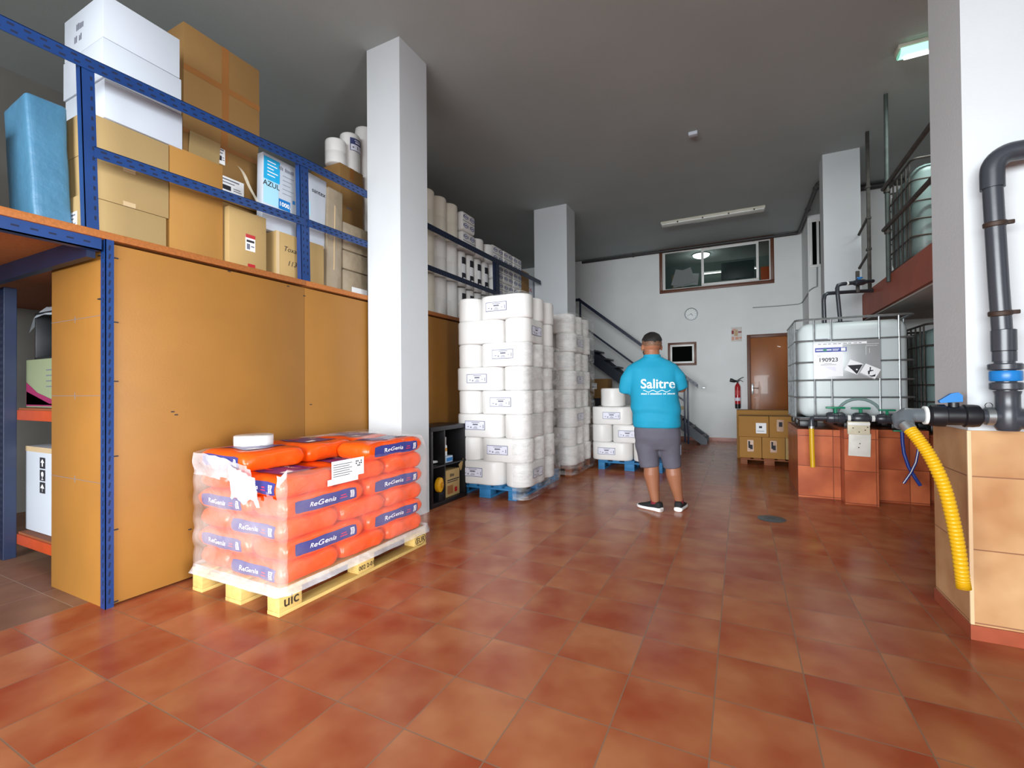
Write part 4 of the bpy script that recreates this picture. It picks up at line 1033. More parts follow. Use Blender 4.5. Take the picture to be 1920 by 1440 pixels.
MB().lathe([(.0275, .05), (.0275, .085)], seg=20, cap=False).build('orange_band', mat('amber_band', '#e0a040', .4), t)
MB().lathe([(.018, .115), (.02, .20), (.012, .205)], seg=16).build('cap', mat('clear_grey_cap', '#b9b4ae', .3), t)
t = thing('small_carton', 'small blue and white carton under the spray bottle in the cube shelf', 'box', (-2.92, 4.19, .421))
MB().box(-.05, .05, -.07, .07, 0, .068, bev=.002).build('box_body', mat('pale_blue_card', '#b9c8d8', .5), t)
MB().box(.0505, .0515, -.05, .06, .012, .05).build('print', M['dcyan'], t)
t = thing('scanner', 'grey and white handheld device in the upper left cube compartment', 'tool', (-2.92, 3.93, .421))
MB().box(-.03, .03, -.07, -.01, 0, .07, bev=.012).build('device_head', M['black'], t)
MB().tube([(0, -.03, .045), (0, .03, .03), (0, .10, .025)], [.022, .017, .012], 12).build('handle', M['alu'], t)
t = thing('tape_dispenser', 'yellow round tool in the lower left cube compartment', 'tool', (-2.86, 3.99, .046))
MB().lathe([(.05, -.03), (.075, -.02), (.08, 0), (.075, .02), (.05, .03)], c=(0, 0, .165), axis=(1, .2, 0), seg=28).build('tool_body', mat('yellow_plastic', '#e8a818', .4), t)
MB().lathe([(.03, 0), (.03, .006)], c=(.032, .006, .165), axis=(1, .2, 0), seg=20).build('hub', mat('amber_hub', '#c98a10', .4), t)
MB().box(-.04, .03, -.05, .05, 0, .09, bev=.006).build('tool_foot', M['black'], t)
# faint paper notice on the white pillar
t = thing('paper_notice', 'faint white paper notice stuck on the front of the white pillar', 'notice', (-3.0, 3.309, 1.43))
MB().box(-.105, .105, -.001, 0, 0, .33).build('sheet', mat('off_white_paper', '#eceef0', .7), t, smooth=False)
q = MB()
for k, w in enumerate((.14, .12, .15, .15, .09, .13, .15, .15, .06, .14, .15)): q.flat(rect2d(-w/2, w/2, 0, .006), (0, -.0016, .28 - .024*k), (1, 0, 0), (0, 0, 1))
q.build('lettering', mat('very_faint_ink', '#d2d4d8', .8), t, smooth=False, recalc=False)

# ------------------------------------------------------------------ right: tiled plinths
pm = [M['redtile'], M['redtile_y']]
def plinth(name, x0, x1, y0, y1, h):
    m = MB()
    m.poly([(x0, y0, 0), (x1, y0, 0), (x1, y0, h), (x0, y0, h)], 0); m.poly([(x0, y1, 0), (x0, y0, 0), (x0, y0, h), (x0, y1, h)], 1)
    m.poly([(x1, y0, 0), (x1, y1, 0), (x1, y1, h), (x1, y0, h)], 1); m.poly([(x0, y0, h), (x1, y0, h), (x1, y1, h), (x0, y1, h)], 0)
    m.poly([(x1, y1, 0), (x0, y1, 0), (x0, y1, h), (x1, y1, h)], 0)
    return structure(m.build(name, pm, smooth=False))
plinth('tiled_plinth', .565, .955, 5.97, 7.1, .745)
plinth('tiled_plinth', .957, 1.238, 5.77, 7.1, .775)
plinth('tiled_plinth', 1.24, 1.705, 6.03, 7.1, .755)
structure(MB().box(1.72, 4.1, 6.2, 7.3, 0, .70).build('tiled_plinth', pm, smooth=False))

# ------------------------------------------------------------------ caged liquid tanks
def tank(label, x0, y0, z0, lx, ly, h, m='hdpe', cage='steel', plate=True, rings=(.28, .437, .604, .803, 1.0), group='caged liquid tanks'):
    t = thing('caged_tank', label, 'tank', (x0 + lx/2, y0 + ly/2, z0), 0, group)
    a, b_ = lx/2, ly/2
    # plastic foot
    f = MB().box(-a + .02, a - .02, -b_ + .02, b_ - .02, .07, .10, 0, .01)
    for ix in (-1, 0, 1):
        for iy in (-1, 0, 1): f.box(ix*(a - .11) - .085, ix*(a - .11) + .085, iy*(b_ - .11) - .085, iy*(b_ - .11) + .085, 0, .075, 0, .012)
    f.build('plastic_foot', M['black'], t)
    MB().box(-a + .03, a - .03, -b_ + .03, b_ - .03, .105, h - .03, 0, .11, 5).build('tank_body', M[m], t, ang=60)
    MB().lathe([(.12, 0), (.12, .03), (.1, .045)], c=(0, 0, h - .035), seg=28).build('screw_cap', M['black'], t)
    def ring(z, r=.0085, ro=.06):
        P = []
        for cx, cy, a0 in ((a - ro, -b_ + ro, -90), (a - ro, b_ - ro, 0), (-a + ro, b_ - ro, 90), (-a + ro, -b_ + ro, 180)):
            for k in range(7): an = math.radians(a0 + 15*k); P.append((cx + ro*math.cos(an), cy + ro*math.sin(an), z))
        P.append(P[0]); return MB().tube(P, r, 8, cap=False)
    for fz in rings: ring(h * fz, .012 if fz > .95 else .009).build('cage_ring', M[cage], t)
    ring(.10, .011).build('cage_ring', M[cage], t)
    zs0, zs1 = .10, h * rings[-1]
    gapx = [-.86, -.72, -.40, .30, .72, .9]
    for gx in (-.666, -.364, .44, .757):
        for sy in (-1, 1): MB().tube([(gx*a, sy*b_, zs0), (gx*a, sy*b_, h*.5), (gx*a, sy*b_, zs1)], .0095, 8).build('cage_bar', M[cage], t)
    for gy in (-.82, -.6, -.3, 0, .3, .6, .82):
        for sx in ((-1,) if gy < -.5 else (-1, 1)): MB().tube([(sx*a, gy*b_, zs0), (sx*a, gy*b_, zs1)], .0085, 8).build('cage_bar', M[cage], t)
    return t
T1 = tank('caged white tank standing on the red tiled plinth, numbered 190923', .565, 6.0, .765, 1.035, 1.0, 1.19)
b_ = -.5; h = 1.19
# silver plate with label, number and hazard diamonds on the front
pt = MB().box(-.355, .235, b_ - .012, b_ - .008, .53, .945, bev=.002).build('silver_plate', mat('brushed_silver_plate', '#c3c6c8', .38, .55, var=.08, vscale=4), T1)
ux, uz = (1, 0, 0), (0, 0, 1)
def pl_(q, x, z, o=0): return (x, b_ - .0105 - o, z)
q = MB(); q.flat(rect2d(-.355, -.09, .56, .905), (0, b_ - .0132, 0), ux, uz, 0)
q.flat(rect2d(-.34, -.055, .825, .872), (0, b_ - .0140, 0), ux, uz, 1); q.flat(rect2d(-.33, -.19, .842, .854), (0, b_ - .0150, 0), ux, uz, 0); q.flat(disc2d(-.25, .847, .017, 16, .9), (0, b_ - .0156, 0), ux, uz, 4)
q.flat(rect2d(-.105, -.065, .832, .866), (0, b_ - .0150, 0), ux, uz, 0); q.flat(rect2d(-.18, -.12, .85, .856), (0, b_ - .0150, 0), ux, uz, 0); q.flat(rect2d(-.18, -.13, .838, .843), (0, b_ - .0150, 0), ux, uz, 0)
q.flat(text2d('190923', .060, bold=.012), (-.22, b_ - .0142, .738), ux, uz, 2)
q.flat(ring2d(-.305, .785, .012, .014, 12, .7), (0, b_ - .0142, 0), ux, uz, 3); q.flat(rect2d(-.26, -.19, .697, .700), (0, b_ - .0142, 0), ux, uz, 3); q.flat(rect2d(-.29, -.15, .684, .688), (0, b_ - .0142, 0), ux, uz, 3)
q.flat(([(-.27, .67), (-.16, .665), (-.15, .61)], [(0, 1, 2)]), (0, b_ - .0142, 0), ux, uz, 5)
q.flat(rect2d(-.33, .12, .902, .925), (0, b_ - .0136, 0), ux, uz, 0)
for k in range(9): q.flat(rect2d(-.31 + .045*k, -.285 + .045*k + .008*(k % 2), .909, .915), (0, b_ - .0142, 0), ux, uz, 3)
q.build('paper_label', [M['paper'], M['brand'], M['ink'], M['inkg'], M['green'], M['lilac']], pt, smooth=False, recalc=False)
q = MB()
def dia(cx, cz, s, ang):
    c, sn = math.cos(ang), math.sin(ang); return lambda x, z: (cx + s*(x*c - z*sn), cz + s*(x*sn + z*c))
D1 = dia(.005, .655, .062, math.radians(-25)); D2 = dia(.145, .605, .072, math.radians(-28))
q.flat(([D1(*p) for p in ((-1, -1), (1, -1), (1, 1), (-1, 1))], [(0, 1, 2, 3)]), (0, b_ - .0132, 0), ux, uz, 0)
q.flat(([D1(*p) for p in ((-.95, -.1), (.9, -.95), (.95, .9))], [(0, 1, 2)]), (0, b_ - .0140, 0), ux, uz, 1)
q.flat(disc2d(.03, .628, .008, 12), (0, b_ - .0148, 0), ux, uz, 0)
q.flat(([D2(*p) for p in ((-1, -.8), (1, -.8), (1, .8), (-1, .8))], [(0, 1, 2, 3)]), (0, b_ - .0136, 0), ux, uz, 0)
q.flat(([D2(*p) for p in ((-.35, .55), (-.15, .1), (-.28, -.1), (.0, -.5), (.12, -.42), (-.02, -.05), (.3, .28), (.22, .35), (-.05, .2), (-.2, .6))], [tuple(range(10))]), (0, b_ - .0142, 0), ux, uz, 1)
q.flat(([D2(*p) for p in ((.0, -.62), (.45, -.45), (.75, -.05), (.85, -.4), (.5, -.62))], [tuple(range(5))]), (0, b_ - .0142, 0), ux, uz, 1)
q.flat(([D2(*p) for p in ((-.96, -.76), (.96, -.76), (.96, -.70), (-.96, -.70))], [(0, 1, 2, 3)]), (0, b_ - .0142, 0), ux, uz, 2)
q.build('hazard_label', [M['paper'], M['ink'], M['inkg']], pt, smooth=False, recalc=False)
q = MB().flat(rect2d(.11, .22, .895, .898), (0, b_ - .0132, 0), ux, uz).flat(rect2d(.11, .21, .875, .878), (0, b_ - .0132, 0), ux, uz).flat(rect2d(.11, .113, .78, .87), (0, b_ - .0132, 0), ux, uz).flat(rect2d(.14, .143, .80, .85), (0, b_ - .0132, 0), ux, uz)
q.build('engraving', M['alu'], pt, smooth=False, recalc=False)
MB().box(-.34, -.22, b_ - .002, b_ + .03, .955, .972).build('embossed_text', M['inkg'], T1)
# moulded arch round the outlet
m = MB().tube([(.05 + .2*math.cos(math.radians(180 - 15*k)), b_ + .030, .115 + .20*math.sin(math.radians(180 - 15*k))) for k in range(13)], .016, 10)
m.build('outlet_arch', M['hdpeg'], T1)
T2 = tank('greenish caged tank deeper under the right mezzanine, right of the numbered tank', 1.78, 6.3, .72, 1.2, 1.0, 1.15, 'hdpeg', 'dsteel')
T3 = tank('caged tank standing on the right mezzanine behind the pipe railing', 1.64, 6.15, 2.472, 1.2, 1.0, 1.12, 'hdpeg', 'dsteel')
for q_ in (): pass
# ------------------------------------------------------------------ pipe railing on the right mezzanine
t = thing('pipe_railing', 'rusty steel pipe railing with two tall uprights on the right mezzanine edge', 'railing', (1.50, 6.45, 2.40))
MB().tube([(0, 0, -.02), (0, 0, 1.0), (0, -.02, 2.08)], .020, 12).build('upright', mat('weathered_green_steel', '#4b5552', .6, .2, var=.3, vscale=12), t)
MB().box(-.018, .018, .80, .836, .05, 2.08, bev=.002).build('upright', M['dsteel'], t)
for z in (1.03, .57):
    MB().tube([(-.03, .02, z), (-.03, -1.3, z - .01), (-.03, -3.05, z - .01)], .022, 12).build('rail', M['dsteel'], t)
    MB().tube([(-.01, .84, z - .06), (-.02, 1.26, z + .02 - .16)], .016, 10).build('rail_stub', M['dsteel'], t)
    MB().lathe([(.030, -.02), (.032, 0), (.030, .02)], c=(0, 0, z - .03), seg=16).build('clamp', M['dsteel'], t)
for z in (.55, .95, 1.35): MB().box(-.03, .024, .79, .85, z, z + .03, bev=.004).build('clamp', M['dsteel'], t)
# ------------------------------------------------------------------ pipes from the tank up to the slab
t = thing('supply_pipe', 'dark pipe with a blue-handled valve rising from the tank to the right mezzanine', 'pipe', (1.07, 6.55, 1.94))
MB().tube([(0, 0, 0), (-.02, .02, .35), (-.025, .02, .44), (-.012, .03, .475), (.03, .05, .49), (.12, .1, .50), (.40, .42, .56)], .022, 14).build('pipe', M['darkpvc'], t)
v = MB().tube([(.17, .15, .508), (.19, .17, .51), (.27, .27, .53), (.29, .29, .535)], [.030, .036, .036, .030], 14).build('valve', M['darkpvc'], t)
MB().box(.20, .26, .20, .24, .565, .585, bev=.008).box(.215, .24, .21, .23, .54, .57).build('valve_handle', M['bluepl'], v)
MB().lathe([(.0235, -.01), (.0235, .01)], c=(.08, .075, .495), axis=(.8, .5, .1), seg=14).build('white_band', M['alu'], t)
tag(MB().tube([(.92, 6.6, 1.95), (.915, 6.6, 2.25), (.925, 6.6, 2.31), (.96, 6.62, 2.335), (1.2, 6.9, 2.38), (1.52, 7.2, 2.42)], .022, 14).build('drain_pipe', M['darkpvc']),
    'second dark pipe bending from the tank top along below the valve pipe', 'pipe')
tag(MB().box(-.018, .018, -.018, .018, 0, .26, bev=.003).build('bracket_post', M['dsteel'], loc=(1.30, 6.87, 2.36)), 'short rusty square tube behind the blue-handled valve', 'bracket')
# manifold in front of the tank
yM = 5.80
t = thing('valve_manifold', 'black pipe manifold with green valve handles along the foot of the tank', 'manifold', (1.07, yM, .885))
P0 = lambda x, z=0: (x, 0, z)
MB().cyl(P0(-.37), P0(.42), .030, 18).build('pipe', M['darkpvc'], t)
for x0, x1, r in ((-.26, -.10, .062), (-.03, .10, .060), (.17, .33, .050)):
    v = MB().lathe([(r*.8, x0), (r, x0 + .02), (r, x0 + .06), (r*.88, x0 + .065), (r*.88, x1 - .065), (r, x1 - .06), (r, x1 - .02), (r*.8, x1)] if x1 - x0 > .13 else [(r*.8, x0), (r, x0 + .02), (r, x1 - .02), (r*.8, x1)], axis=(1, 0, 0), seg=22).build('valve', M['darkpvc'], t)
    cx = (x0 + x1)/2; s = r / .062
    MB().cyl((cx, 0, r*.8), (cx, 0, r + .04*s), .016*s, 10).box(cx - .085*s, cx + .085*s, -.02, .02, r + .034*s, r + .056*s, bev=.008).build('valve_handle', M['green'], v)
for x in (-.065, .135): MB().lathe([(.0325, x - .013), (.0325, x + .013)], axis=(1, 0, 0), seg=18).build('white_band', M['alu'], t)
MB().tube([(-.36, 0, 0), (-.385, -.01, -.005), (-.395, -.02, -.03), (-.395, -.02, -.10)], .024, 14).build('elbow', M['darkpvc'], t)
MB().tube([(.36, 0, 0), (.36, -.01, -.06), (.36, -.01, -.12)], .020, 12).build('outlet', M['darkpvc'], t)
MB().box(.29, .43, -.03, .01, -.125, -.11, bev=.006).build('valve_handle', M['green'], t)
tag(MB().tube([(.675, yM - .02, .785), (.677, yM - .02, .55), (.681, yM - .02, .36)], .024, 16).build('hose', M['yellow']), 'short straight yellow hose hanging from the left end of the manifold', 'hose')
tag(MB().lathe([(.027, -.012), (.029, -.01), (.029, .01), (.027, .012)], c=(.675, yM - .02, .782), seg=18).build('hose_clamp', M['steel']), 'steel clamp at the top of the short yellow hose', 'clamp')
hb = mat('dark_blue_hose', '#1c3a8c', .35)
tag(MB().tube([(1.43, yM - .02, .765), (1.432, yM - .02, .66), (1.44, yM - .03, .55), (1.47, yM - .04, .42), (1.52, yM - .05, .31), (1.555, yM - .05, .245)], .0155, 12).build('hose', hb), 'blue hose curving right from the right end of the manifold', 'hose')
o = tag(MB().tube([(1.545, yM - .04, .75), (1.548, yM - .045, .68), (1.54, yM - .06, .58), (1.52, yM - .07, .47), (1.48, yM - .075, .37), (1.42, yM - .08, .26)], .012, 12).build('hose', hb), 'thin blue hose with a white stripe crossing the other blue hose', 'hose')
MB().tube([(1.543, yM - .053, .75), (1.545, yM - .058, .68), (1.536, yM - .073, .58), (1.514, yM - .083, .47), (1.474, yM - .088, .37), (1.415, yM - .092, .262)], .004, 8).build('white_stripe', M['alu'], o)
MB().cyl((1.545, yM - .04, .75), (1.545, yM - .04, .775), .018, 12).build('end_cap', M['alu'], o)
t = thing('wall_bracket', 'white sheet metal bracket with screw holes on the middle tiled plinth', 'bracket', (1.075, 5.765, .50))
wm = mat('stained_white_plastic', '#e0dcd2', .5, var=.18, vscale=8)
MB().box(-.085, .10, -.012, 0, .0, .235, bev=.003, rot=Matrix.Rotation(.03, 3, 'Y')).build('lower_plate', wm, t)
MB().box(-.095, .090, -.040, -.004, .225, .355, bev=.004).build('upper_plate', mat('cream_plastic', '#d8cdb2', .5, var=.2, vscale=10), t)
MB().box(-.095, .090, -.05, -.038, .318, .345, bev=.002).build('lip', M['alu'], t)
for x, z, y in ((-.05, .29, -.0405), (.05, .27, -.0405), (.0, .25, -.0405), (.01, .13, -.0125), (.0, .09, -.0125), (.07, .30, -.0405)):
    MB().cyl((x, y, z), (x, y - .002, z), .006, 10).build('screw', M['dsteel'], t)

# ------------------------------------------------------------------ near pipes on the white column
t = thing('riser_pipe', 'thick dark pipe up the white column with a blue ring and a top elbow', 'pipe', (1.075, 2.86, 1.07))
A = lambda x, z, y=0: (x, y, z)
MB().tube([A(.012, .02), A(.0, .30), A(-.012, .60), A(-.026, 1.06)], .0355, 24).build('pipe', M['darkpvc'], t)
def rings_(nm, z0, z1, x, prof, m='darkpvc', seg=28): return MB().lathe([(r, z0 + (z1 - z0)*f) for r, f in prof], c=(x, 0, 0), seg=seg).build(nm, M[m], t)
rings_('socket', .30, .40, .001, ((.036, 0), (.043, .03), (.043, .97), (.037, 1)))
rings_('socket', .255, .30, .002, ((.041, 0), (.041, 1)))
rings_('flange', .215, .245, .004, ((.054, 0), (.058, .15), (.058, .85), (.054, 1)))
rings_('blue_ring', .165, .212, .005, ((.052, 0), (.055, .1), (.055, .9), (.052, 1)), 'bluepl')
rings_('flange', .125, .160, .006, ((.052, 0), (.056, .15), (.056, .85), (.052, 1)))
rings_('tee_body', -.06, .12, .010, ((.036, 0), (.046, .1), (.046, .55), (.042, .6), (.042, .9), (.047, 1)))
el = [A(-.026, 1.05), A(-.0265, 1.12)] + [A(-.026 + .075*(1 - math.cos(math.radians(10*k))), 1.13 + .075*math.sin(math.radians(10*k))) for k in range(10)] + [A(.10, 1.205)]
MB().tube(el, .0425, 24).build('elbow', M['darkpvc'], t)
MB().tube([A(.06, 1.205), A(1.0, 1.20)], .0355, 24).build('pipe', M['darkpvc'], t)
MB().tube([A(.02, -.005), A(1.0, -.01)], .046, 24).build('pipe', M['darkpvc'], t)
strap = mat('rusty_strap', '#3c2c24', .6, .3)
for z, x in ((.885, -.020), (.475, -.008)):
    s_ = MB().lathe([(.037, -.012), (.041, -.008), (.041, .008), (.037, .012)], c=(x, 0, z), axis=(-.05, -.12, 1), seg=28)
    s_.box(x + .03, x + .065, -.008, .008, z - .006, z + .012, bev=.003).build('pipe_clamp', strap, t)
t = thing('outlet_valve', 'black ball valve with a blue lever between the riser and the grey elbow', 'valve', (.90, 2.86, 1.075))
MB().lathe([(.030, -.10), (.050, -.085), (.053, -.06), (.053, -.035), (.045, -.03), (.045, .03), (.053, .035), (.053, .065), (.050, .085), (.030, .10)], axis=(1, 0, 0), seg=30).build('valve_body', M['black'], t)
MB().cyl((.0, 0, .04), (.0, 0, .062), .02, 14).build('stem', M['black'], t)
MB().prism([(-.05, -.012, .060), (.03, -.012, .066), (.03, -.012, .095), (.015, -.012, .110), (-.01, -.012, .105), (-.055, -.012, .070)], (0, .024, 0)).build('lever', M['bluepl'], t)
MB().lathe([(.034, .095), (.034, .16)], axis=(1, 0, 0), seg=20).build('neck', M['darkpvc'], t)
cl = MB().lathe([(.037, .108), (.041, .11), (.041, .135), (.037, .138)], axis=(1, 0, 0), seg=24).build('hose_clamp', M['steel'], t)
MB().lathe([(.013, -.006), (.015, 0), (.013, .006)], c=(.122, 0, .048), axis=(0, 1, 0), seg=14, cap=False).build('clamp_screw', M['steel'], cl)
MB().lathe([(.034, -.112), (.044, -.110), (.044, -.098), (.034, -.096)], axis=(1, 0, 0), seg=26).build('white_ring', M['alu'], t)
t = thing('pipe_elbow', 'mid grey pipe elbow carrying the yellow corrugated hose', 'pipe', (.78, 2.86, 1.075))
MB().tube([(.02, 0, 0), (-.03, 0, 0), (-.055, -.005, -.003), (-.075, -.02, -.016), (-.075, -.045, -.045)], [.034, .034, .040, .042, .040], 22).build('elbow_body', M['midpvc'], t)
# corrugated hose
cen = [Vector((.712, 2.805, 1.025)), Vector((.745, 2.77, .965)), Vector((.785, 2.75, .88)), Vector((.825, 2.745, .76)), Vector((.852, 2.745, .62)), Vector((.872, 2.748, .48)), Vector((.885, 2.75, .34)), Vector((.888, 2.75, .305))]
def cat(P, n):
    out = []
    for i in range(len(P) - 1):
        p0, p1, p2, p3 = P[max(i-1, 0)], P[i], P[i+1], P[min(i+2, len(P)-1)]
        for k in range(n):
            u = k / n; out.append(.5*((2*p1) + (-p0 + p2)*u + (2*p0 - 5*p1 + 4*p2 - p3)*u*u + (-p0 + 3*p1 - 3*p2 + p3)*u**3))
    return out + [P[-1]]
path = cat(cen, 40)
t = thing('corrugated_hose', 'yellow corrugated hose hanging from the grey elbow in front of the tan plinth', 'hose', (0, 0, 0))
MB().tube(path, [.0225 + (.0045 if (i % 5) in (0, 1) else .003 if (i % 5) in (2, 4) else 0) for i in range(len(path))], 22).build('hose_body', M['yellow'], t)
MB().tube([Vector((.706, 2.812, 1.037)), Vector((.722, 2.793, 1.008))], .0285, 20).build('hose_clamp', M['steel'], t)

# ------------------------------------------------------------------ cartons on the brown pallet in front of the door
pallet('brown wooden pallet under the cartons by the door', -.01, 8.10, .80, .62, 'woodbrown', h=.10)
GC = 'tan cartons on the brown pallet'
SY = (('y', .36, .64, .3, .85, 'tape', [(.15, .45, .3, .9, 1), (.4, .85, .2, .6, 1)]),)
for x0, x1, z0, z1, lab, st in ((-.02, .29, .102, .43, 'lower left tan carton with a handling mark', SY), (.296, .605, .102, .43, 'lower middle tan carton with a handling mark', SY), (.611, .80, .102, .43, 'narrow tan carton at the lower right', ()),
                            (-.03, .39, .432, .755, 'upper left tan carton with a white sticker', (('y', .58, .92, .18, .68, 'paper', [(.3, .6, .5, .7, 1), (.1, .8, .2, .24, 2)]),)), (.397, .80, .432, .755, 'upper right tan carton with a handling mark', (('y', .25, .48, .3, .85, 'tape', [(.3, .8, .4, .8, 1)]),))):
    carton(lab + ' on the brown pallet', x0, x1, 8.12, 8.5, z0, z1, 'card2' if st else 'card', group=GC, stickers=st)
carton('brown carton behind, showing its edge at the left of the door stack', -.06, .76, 8.75, 9.1, .0, .82, 'card2')
# drain cover
t = thing('floor_drain', 'round grey metal drain cover in the tiled floor', 'drain', (.245, 4.84, 0))
MB().lathe([(.115, .0005), (.118, .003), (.105, .006), (.02, .005)], seg=32).build('cover', mat('grey_drain_metal', '#5f676c', .4, .5), t)
for k in range(5): MB().box(-.06, .06, -.05 + .024*k, -.042 + .024*k, .0052, .0068).build('slot', M['black'], t)

# ------------------------------------------------------------------ stairs along the back wall
t = thing('staircase', 'dark blue steel staircase rising left along the back wall with a slotted handrail', 'stairs', (-0.7, 10.7, 0))
n = 11; rise = 2.13 / n; run = .232
dk = mat('dark_blue_black_steel', '#1d2638', .45, var=.2, vscale=8)
for y in (-.18, .46):
    MB().prism([(.06, y, 0), (.06, y, .12), (-n*run, y, 2.13 + .06), (-n*run, y, 1.90), (-.06, y, 0)], (0, .03, 0)).build('stringer', dk, t, smooth=False)
for k in range(n):
    z = rise * (k + 1) - .02; x = -run * k
    MB().box(x - run - .02, x + .02, -.17, .46, z - .035, z, bev=.004).build('tread', dk, t)
for x, z0, z1 in ((-.31, .25, 1.43), (-.375, .28, 1.48), (-2.70, 2.13, 3.33)):
    MB().box(x - .02, x + .02, -.20, -.18, z0 - .25 if z0 < 1 else z0, z1, bev=.002).build('railing_post', M['navy'], t)
def slope(x0, z0, x1, z1, h, y, nm, mt):
    q = MB().prism([(x0, y, z0), (x1, y, z1), (x1, y, z1 - h), (x0, y, z0 - h)], (0, -.006, 0), 0).prism([(x0, y, z0), (x1, y, z1), (x1, y, z1 - .006), (x0, y, z0 - .006)], (0, .045, 0), 0)
    N = int(abs(x1 - x0) / .07)
    for i in range(N):
        a = (i + .2) / N; b2 = (i + .55) / N; X = lambda s: x0 + (x1 - x0)*s; Z = lambda s: z0 + (z1 - z0)*s - h*.5
        q.poly([(X(a), y - .0065, Z(a) - .008), (X(b2), y - .0065, Z(b2) - .008), (X(b2), y - .0065, Z(b2) + .008), (X(a), y - .0065, Z(a) + .008)], 1)
    return q.build(nm, [M[mt], M['slot']], t, smooth=False)
slope(-.10, 1.28, -2.73, 3.38, .085, -.20, 'handrail', 'navy'); slope(-.36, .93, -2.66, 2.74, .05, -.20, 'mid_rail', 'navy')
slope(-2.70, 3.37, -3.3, 3.37, .07, -.20, 'landing_rail', 'navy')
MB().box(-.03, .05, -.24, -.12, 1.19, 1.22, bev=.004).build('rail_end', M['steel'], t)
for x0, x1, z0, z1, y, lab in ((-3.1, -2.68, .0, .70, 9.9, 'brown carton at the bottom of the pile under the stairs'), (-3.05, -2.66, .702, 1.05, 9.9, 'brown carton with a dark label in the pile under the stairs'), (-3.0, -2.60, 1.052, 1.42, 9.9, 'topmost brown carton of the pile under the stairs'), (-2.55, -2.2, 0, .55, 9.9, 'low brown carton beside the pile under the stairs')):
    carton(lab, x0, x1, y, y + .4, z0, z1, 'card4', group='cartons under the stairs', stickers=(('y', .2, .75, .15, .85, 'ink', [(.2, .8, .2, .75, 0)]),) if 'dark' in lab else (('y', .1, .4, .4, .75, 'paper', LINES),) if 'top' in lab else ())

# ------------------------------------------------------------------ on the back wall
t = thing('wall_clock', 'round white wall clock with a grey rim above the stairs', 'clock', (-.995, YB, 2.917))
MB().lathe([(.142, -.001), (.145, -.02), (.142, -.032), (.125, -.034)], axis=(0, 1, 0), seg=36).build('rim', mat('grey_clock_rim', '#7f8688', .4, .3), t)
MB().lathe([(.122, -.0345), (.122, -.0355)], axis=(0, 1, 0), seg=36).build('dial', mat('clock_dial', '#e8ebea', .3), t)
q = MB()
for k in range(12):
    a = PI/6*k; q.flat(rect2d(-.003, .003, .095, .112), (0, -.0362, 0), (math.cos(a), 0, -math.sin(a)), (math.sin(a), 0, math.cos(a)))
for a, l, w in ((2.4, .06, .005), (-2.0, .09, .0035)): q.flat(rect2d(-w, w, -.015, l), (0, -.0368, 0), (math.cos(a), 0, -math.sin(a)), (math.sin(a), 0, math.cos(a)))
q.build('hands', M['inkg'], t, smooth=False, recalc=False)
t = thing('fire_sign', 'peeling red and white sign above the fire extinguisher', 'sign', (-.055, YB, 2.39))
MB().box(-.105, .105, -.004, 0, -.16, .16, bev=.001).build('sign_plate', mat('worn_sign_white', '#ded8d4', .6, var=.15, vscale=12), t)
q = MB(); O = (0, -.0045, 0)
q.flat(rect2d(-.10, -.055, .01, .09), O, ux, uz, 0); q.flat(rect2d(.03, .10, .03, .065), O, ux, uz, 1); q.flat(rect2d(-.045, .025, -.04, .10), O, ux, uz, 2)
q.flat(rect2d(-.10, -.05, -.13, -.05), O, ux, uz, 3); q.flat(rect2d(-.03, .04, -.12, -.06), O, ux, uz, 3); q.flat(rect2d(.05, .10, -.10, -.06), O, ux, uz, 3); q.flat(rect2d(-.08, -.02, .10, .125), O, ux, uz, 3)
q.build('sign_print', [mat('dark_sign_red', '#8e2a24', .6), mat('faded_sign_red', '#94505a', .6), mat('bare_patch', '#c2a884', .8), mat('pale_sign_red', '#d39a86', .6)], t, smooth=False, recalc=False)
t = thing('fire_extinguisher', 'red fire extinguisher with black horn hanging on the back wall by the door', 'fire extinguisher', (-.05, YB - .07, .74))
MB().lathe([(.045, 0), (.056, .01), (.058, .10)], seg=26).build('black_foot', M['black'], t)
MB().lathe([(.058, .10), (.058, .47), (.050, .51), (.028, .545), (.02, .56)], seg=26, cap=False).build('cylinder', M['red'], t)
MB().grid(lambda u, v: (.0588*math.sin(-1.1 + 2.2*u), -.0588*math.cos(-1.1 + 2.2*u), .17 + .07*v), 10, 1).build('label', M['lilac'], t)
MB().grid(lambda u, v: (.0588*math.sin(-1.1 + 2.2*u), -.0588*math.cos(-1.1 + 2.2*u), .30 + .10*v), 10, 1).build('label', mat('dark_red_label', '#c8454a', .4), t)
MB().cyl((0, 0, .555), (0, 0, .60), .018, 14).box(-.05, .03, -.015, .015, .60, .625, bev=.005).build('valve', M['black'], t)
MB().tube([(.0, 0, .62), (.05, 0, .66), (.10, 0, .685), (.125, 0, .685)], [.010, .010, .008, .006], 10).build('lever', M['black'], t)
MB().tube([(.0, 0, .605), (.06, 0, .625), (.11, 0, .59)], .007, 10).build('handle', M['black'], t)
MB().tube([(-.02, -.01, .61), (-.06, -.02, .605), (-.13, -.02, .63), (-.15, -.02, .635)], [.018, .03, .042, .036], 14).build('horn', M['black'], t)
MB().box(-.03, .03, .045, .069, .35, .40).build('wall_hook', M['dsteel'], t)
t = thing('wall_socket', 'small yellowed wall socket behind the staircase post', 'socket', (-1.22, YB, .74))
MB().box(-.045, .045, -.012, 0, -.045, .045, bev=.006).build('socket_plate', mat('yellowed_plastic', '#cbb68c', .5), t)
for x in (-.012, .012): MB().cyl((x, -.0125, 0), (x, -.0135, 0), .004, 8).build('hole', M['ink'], t)
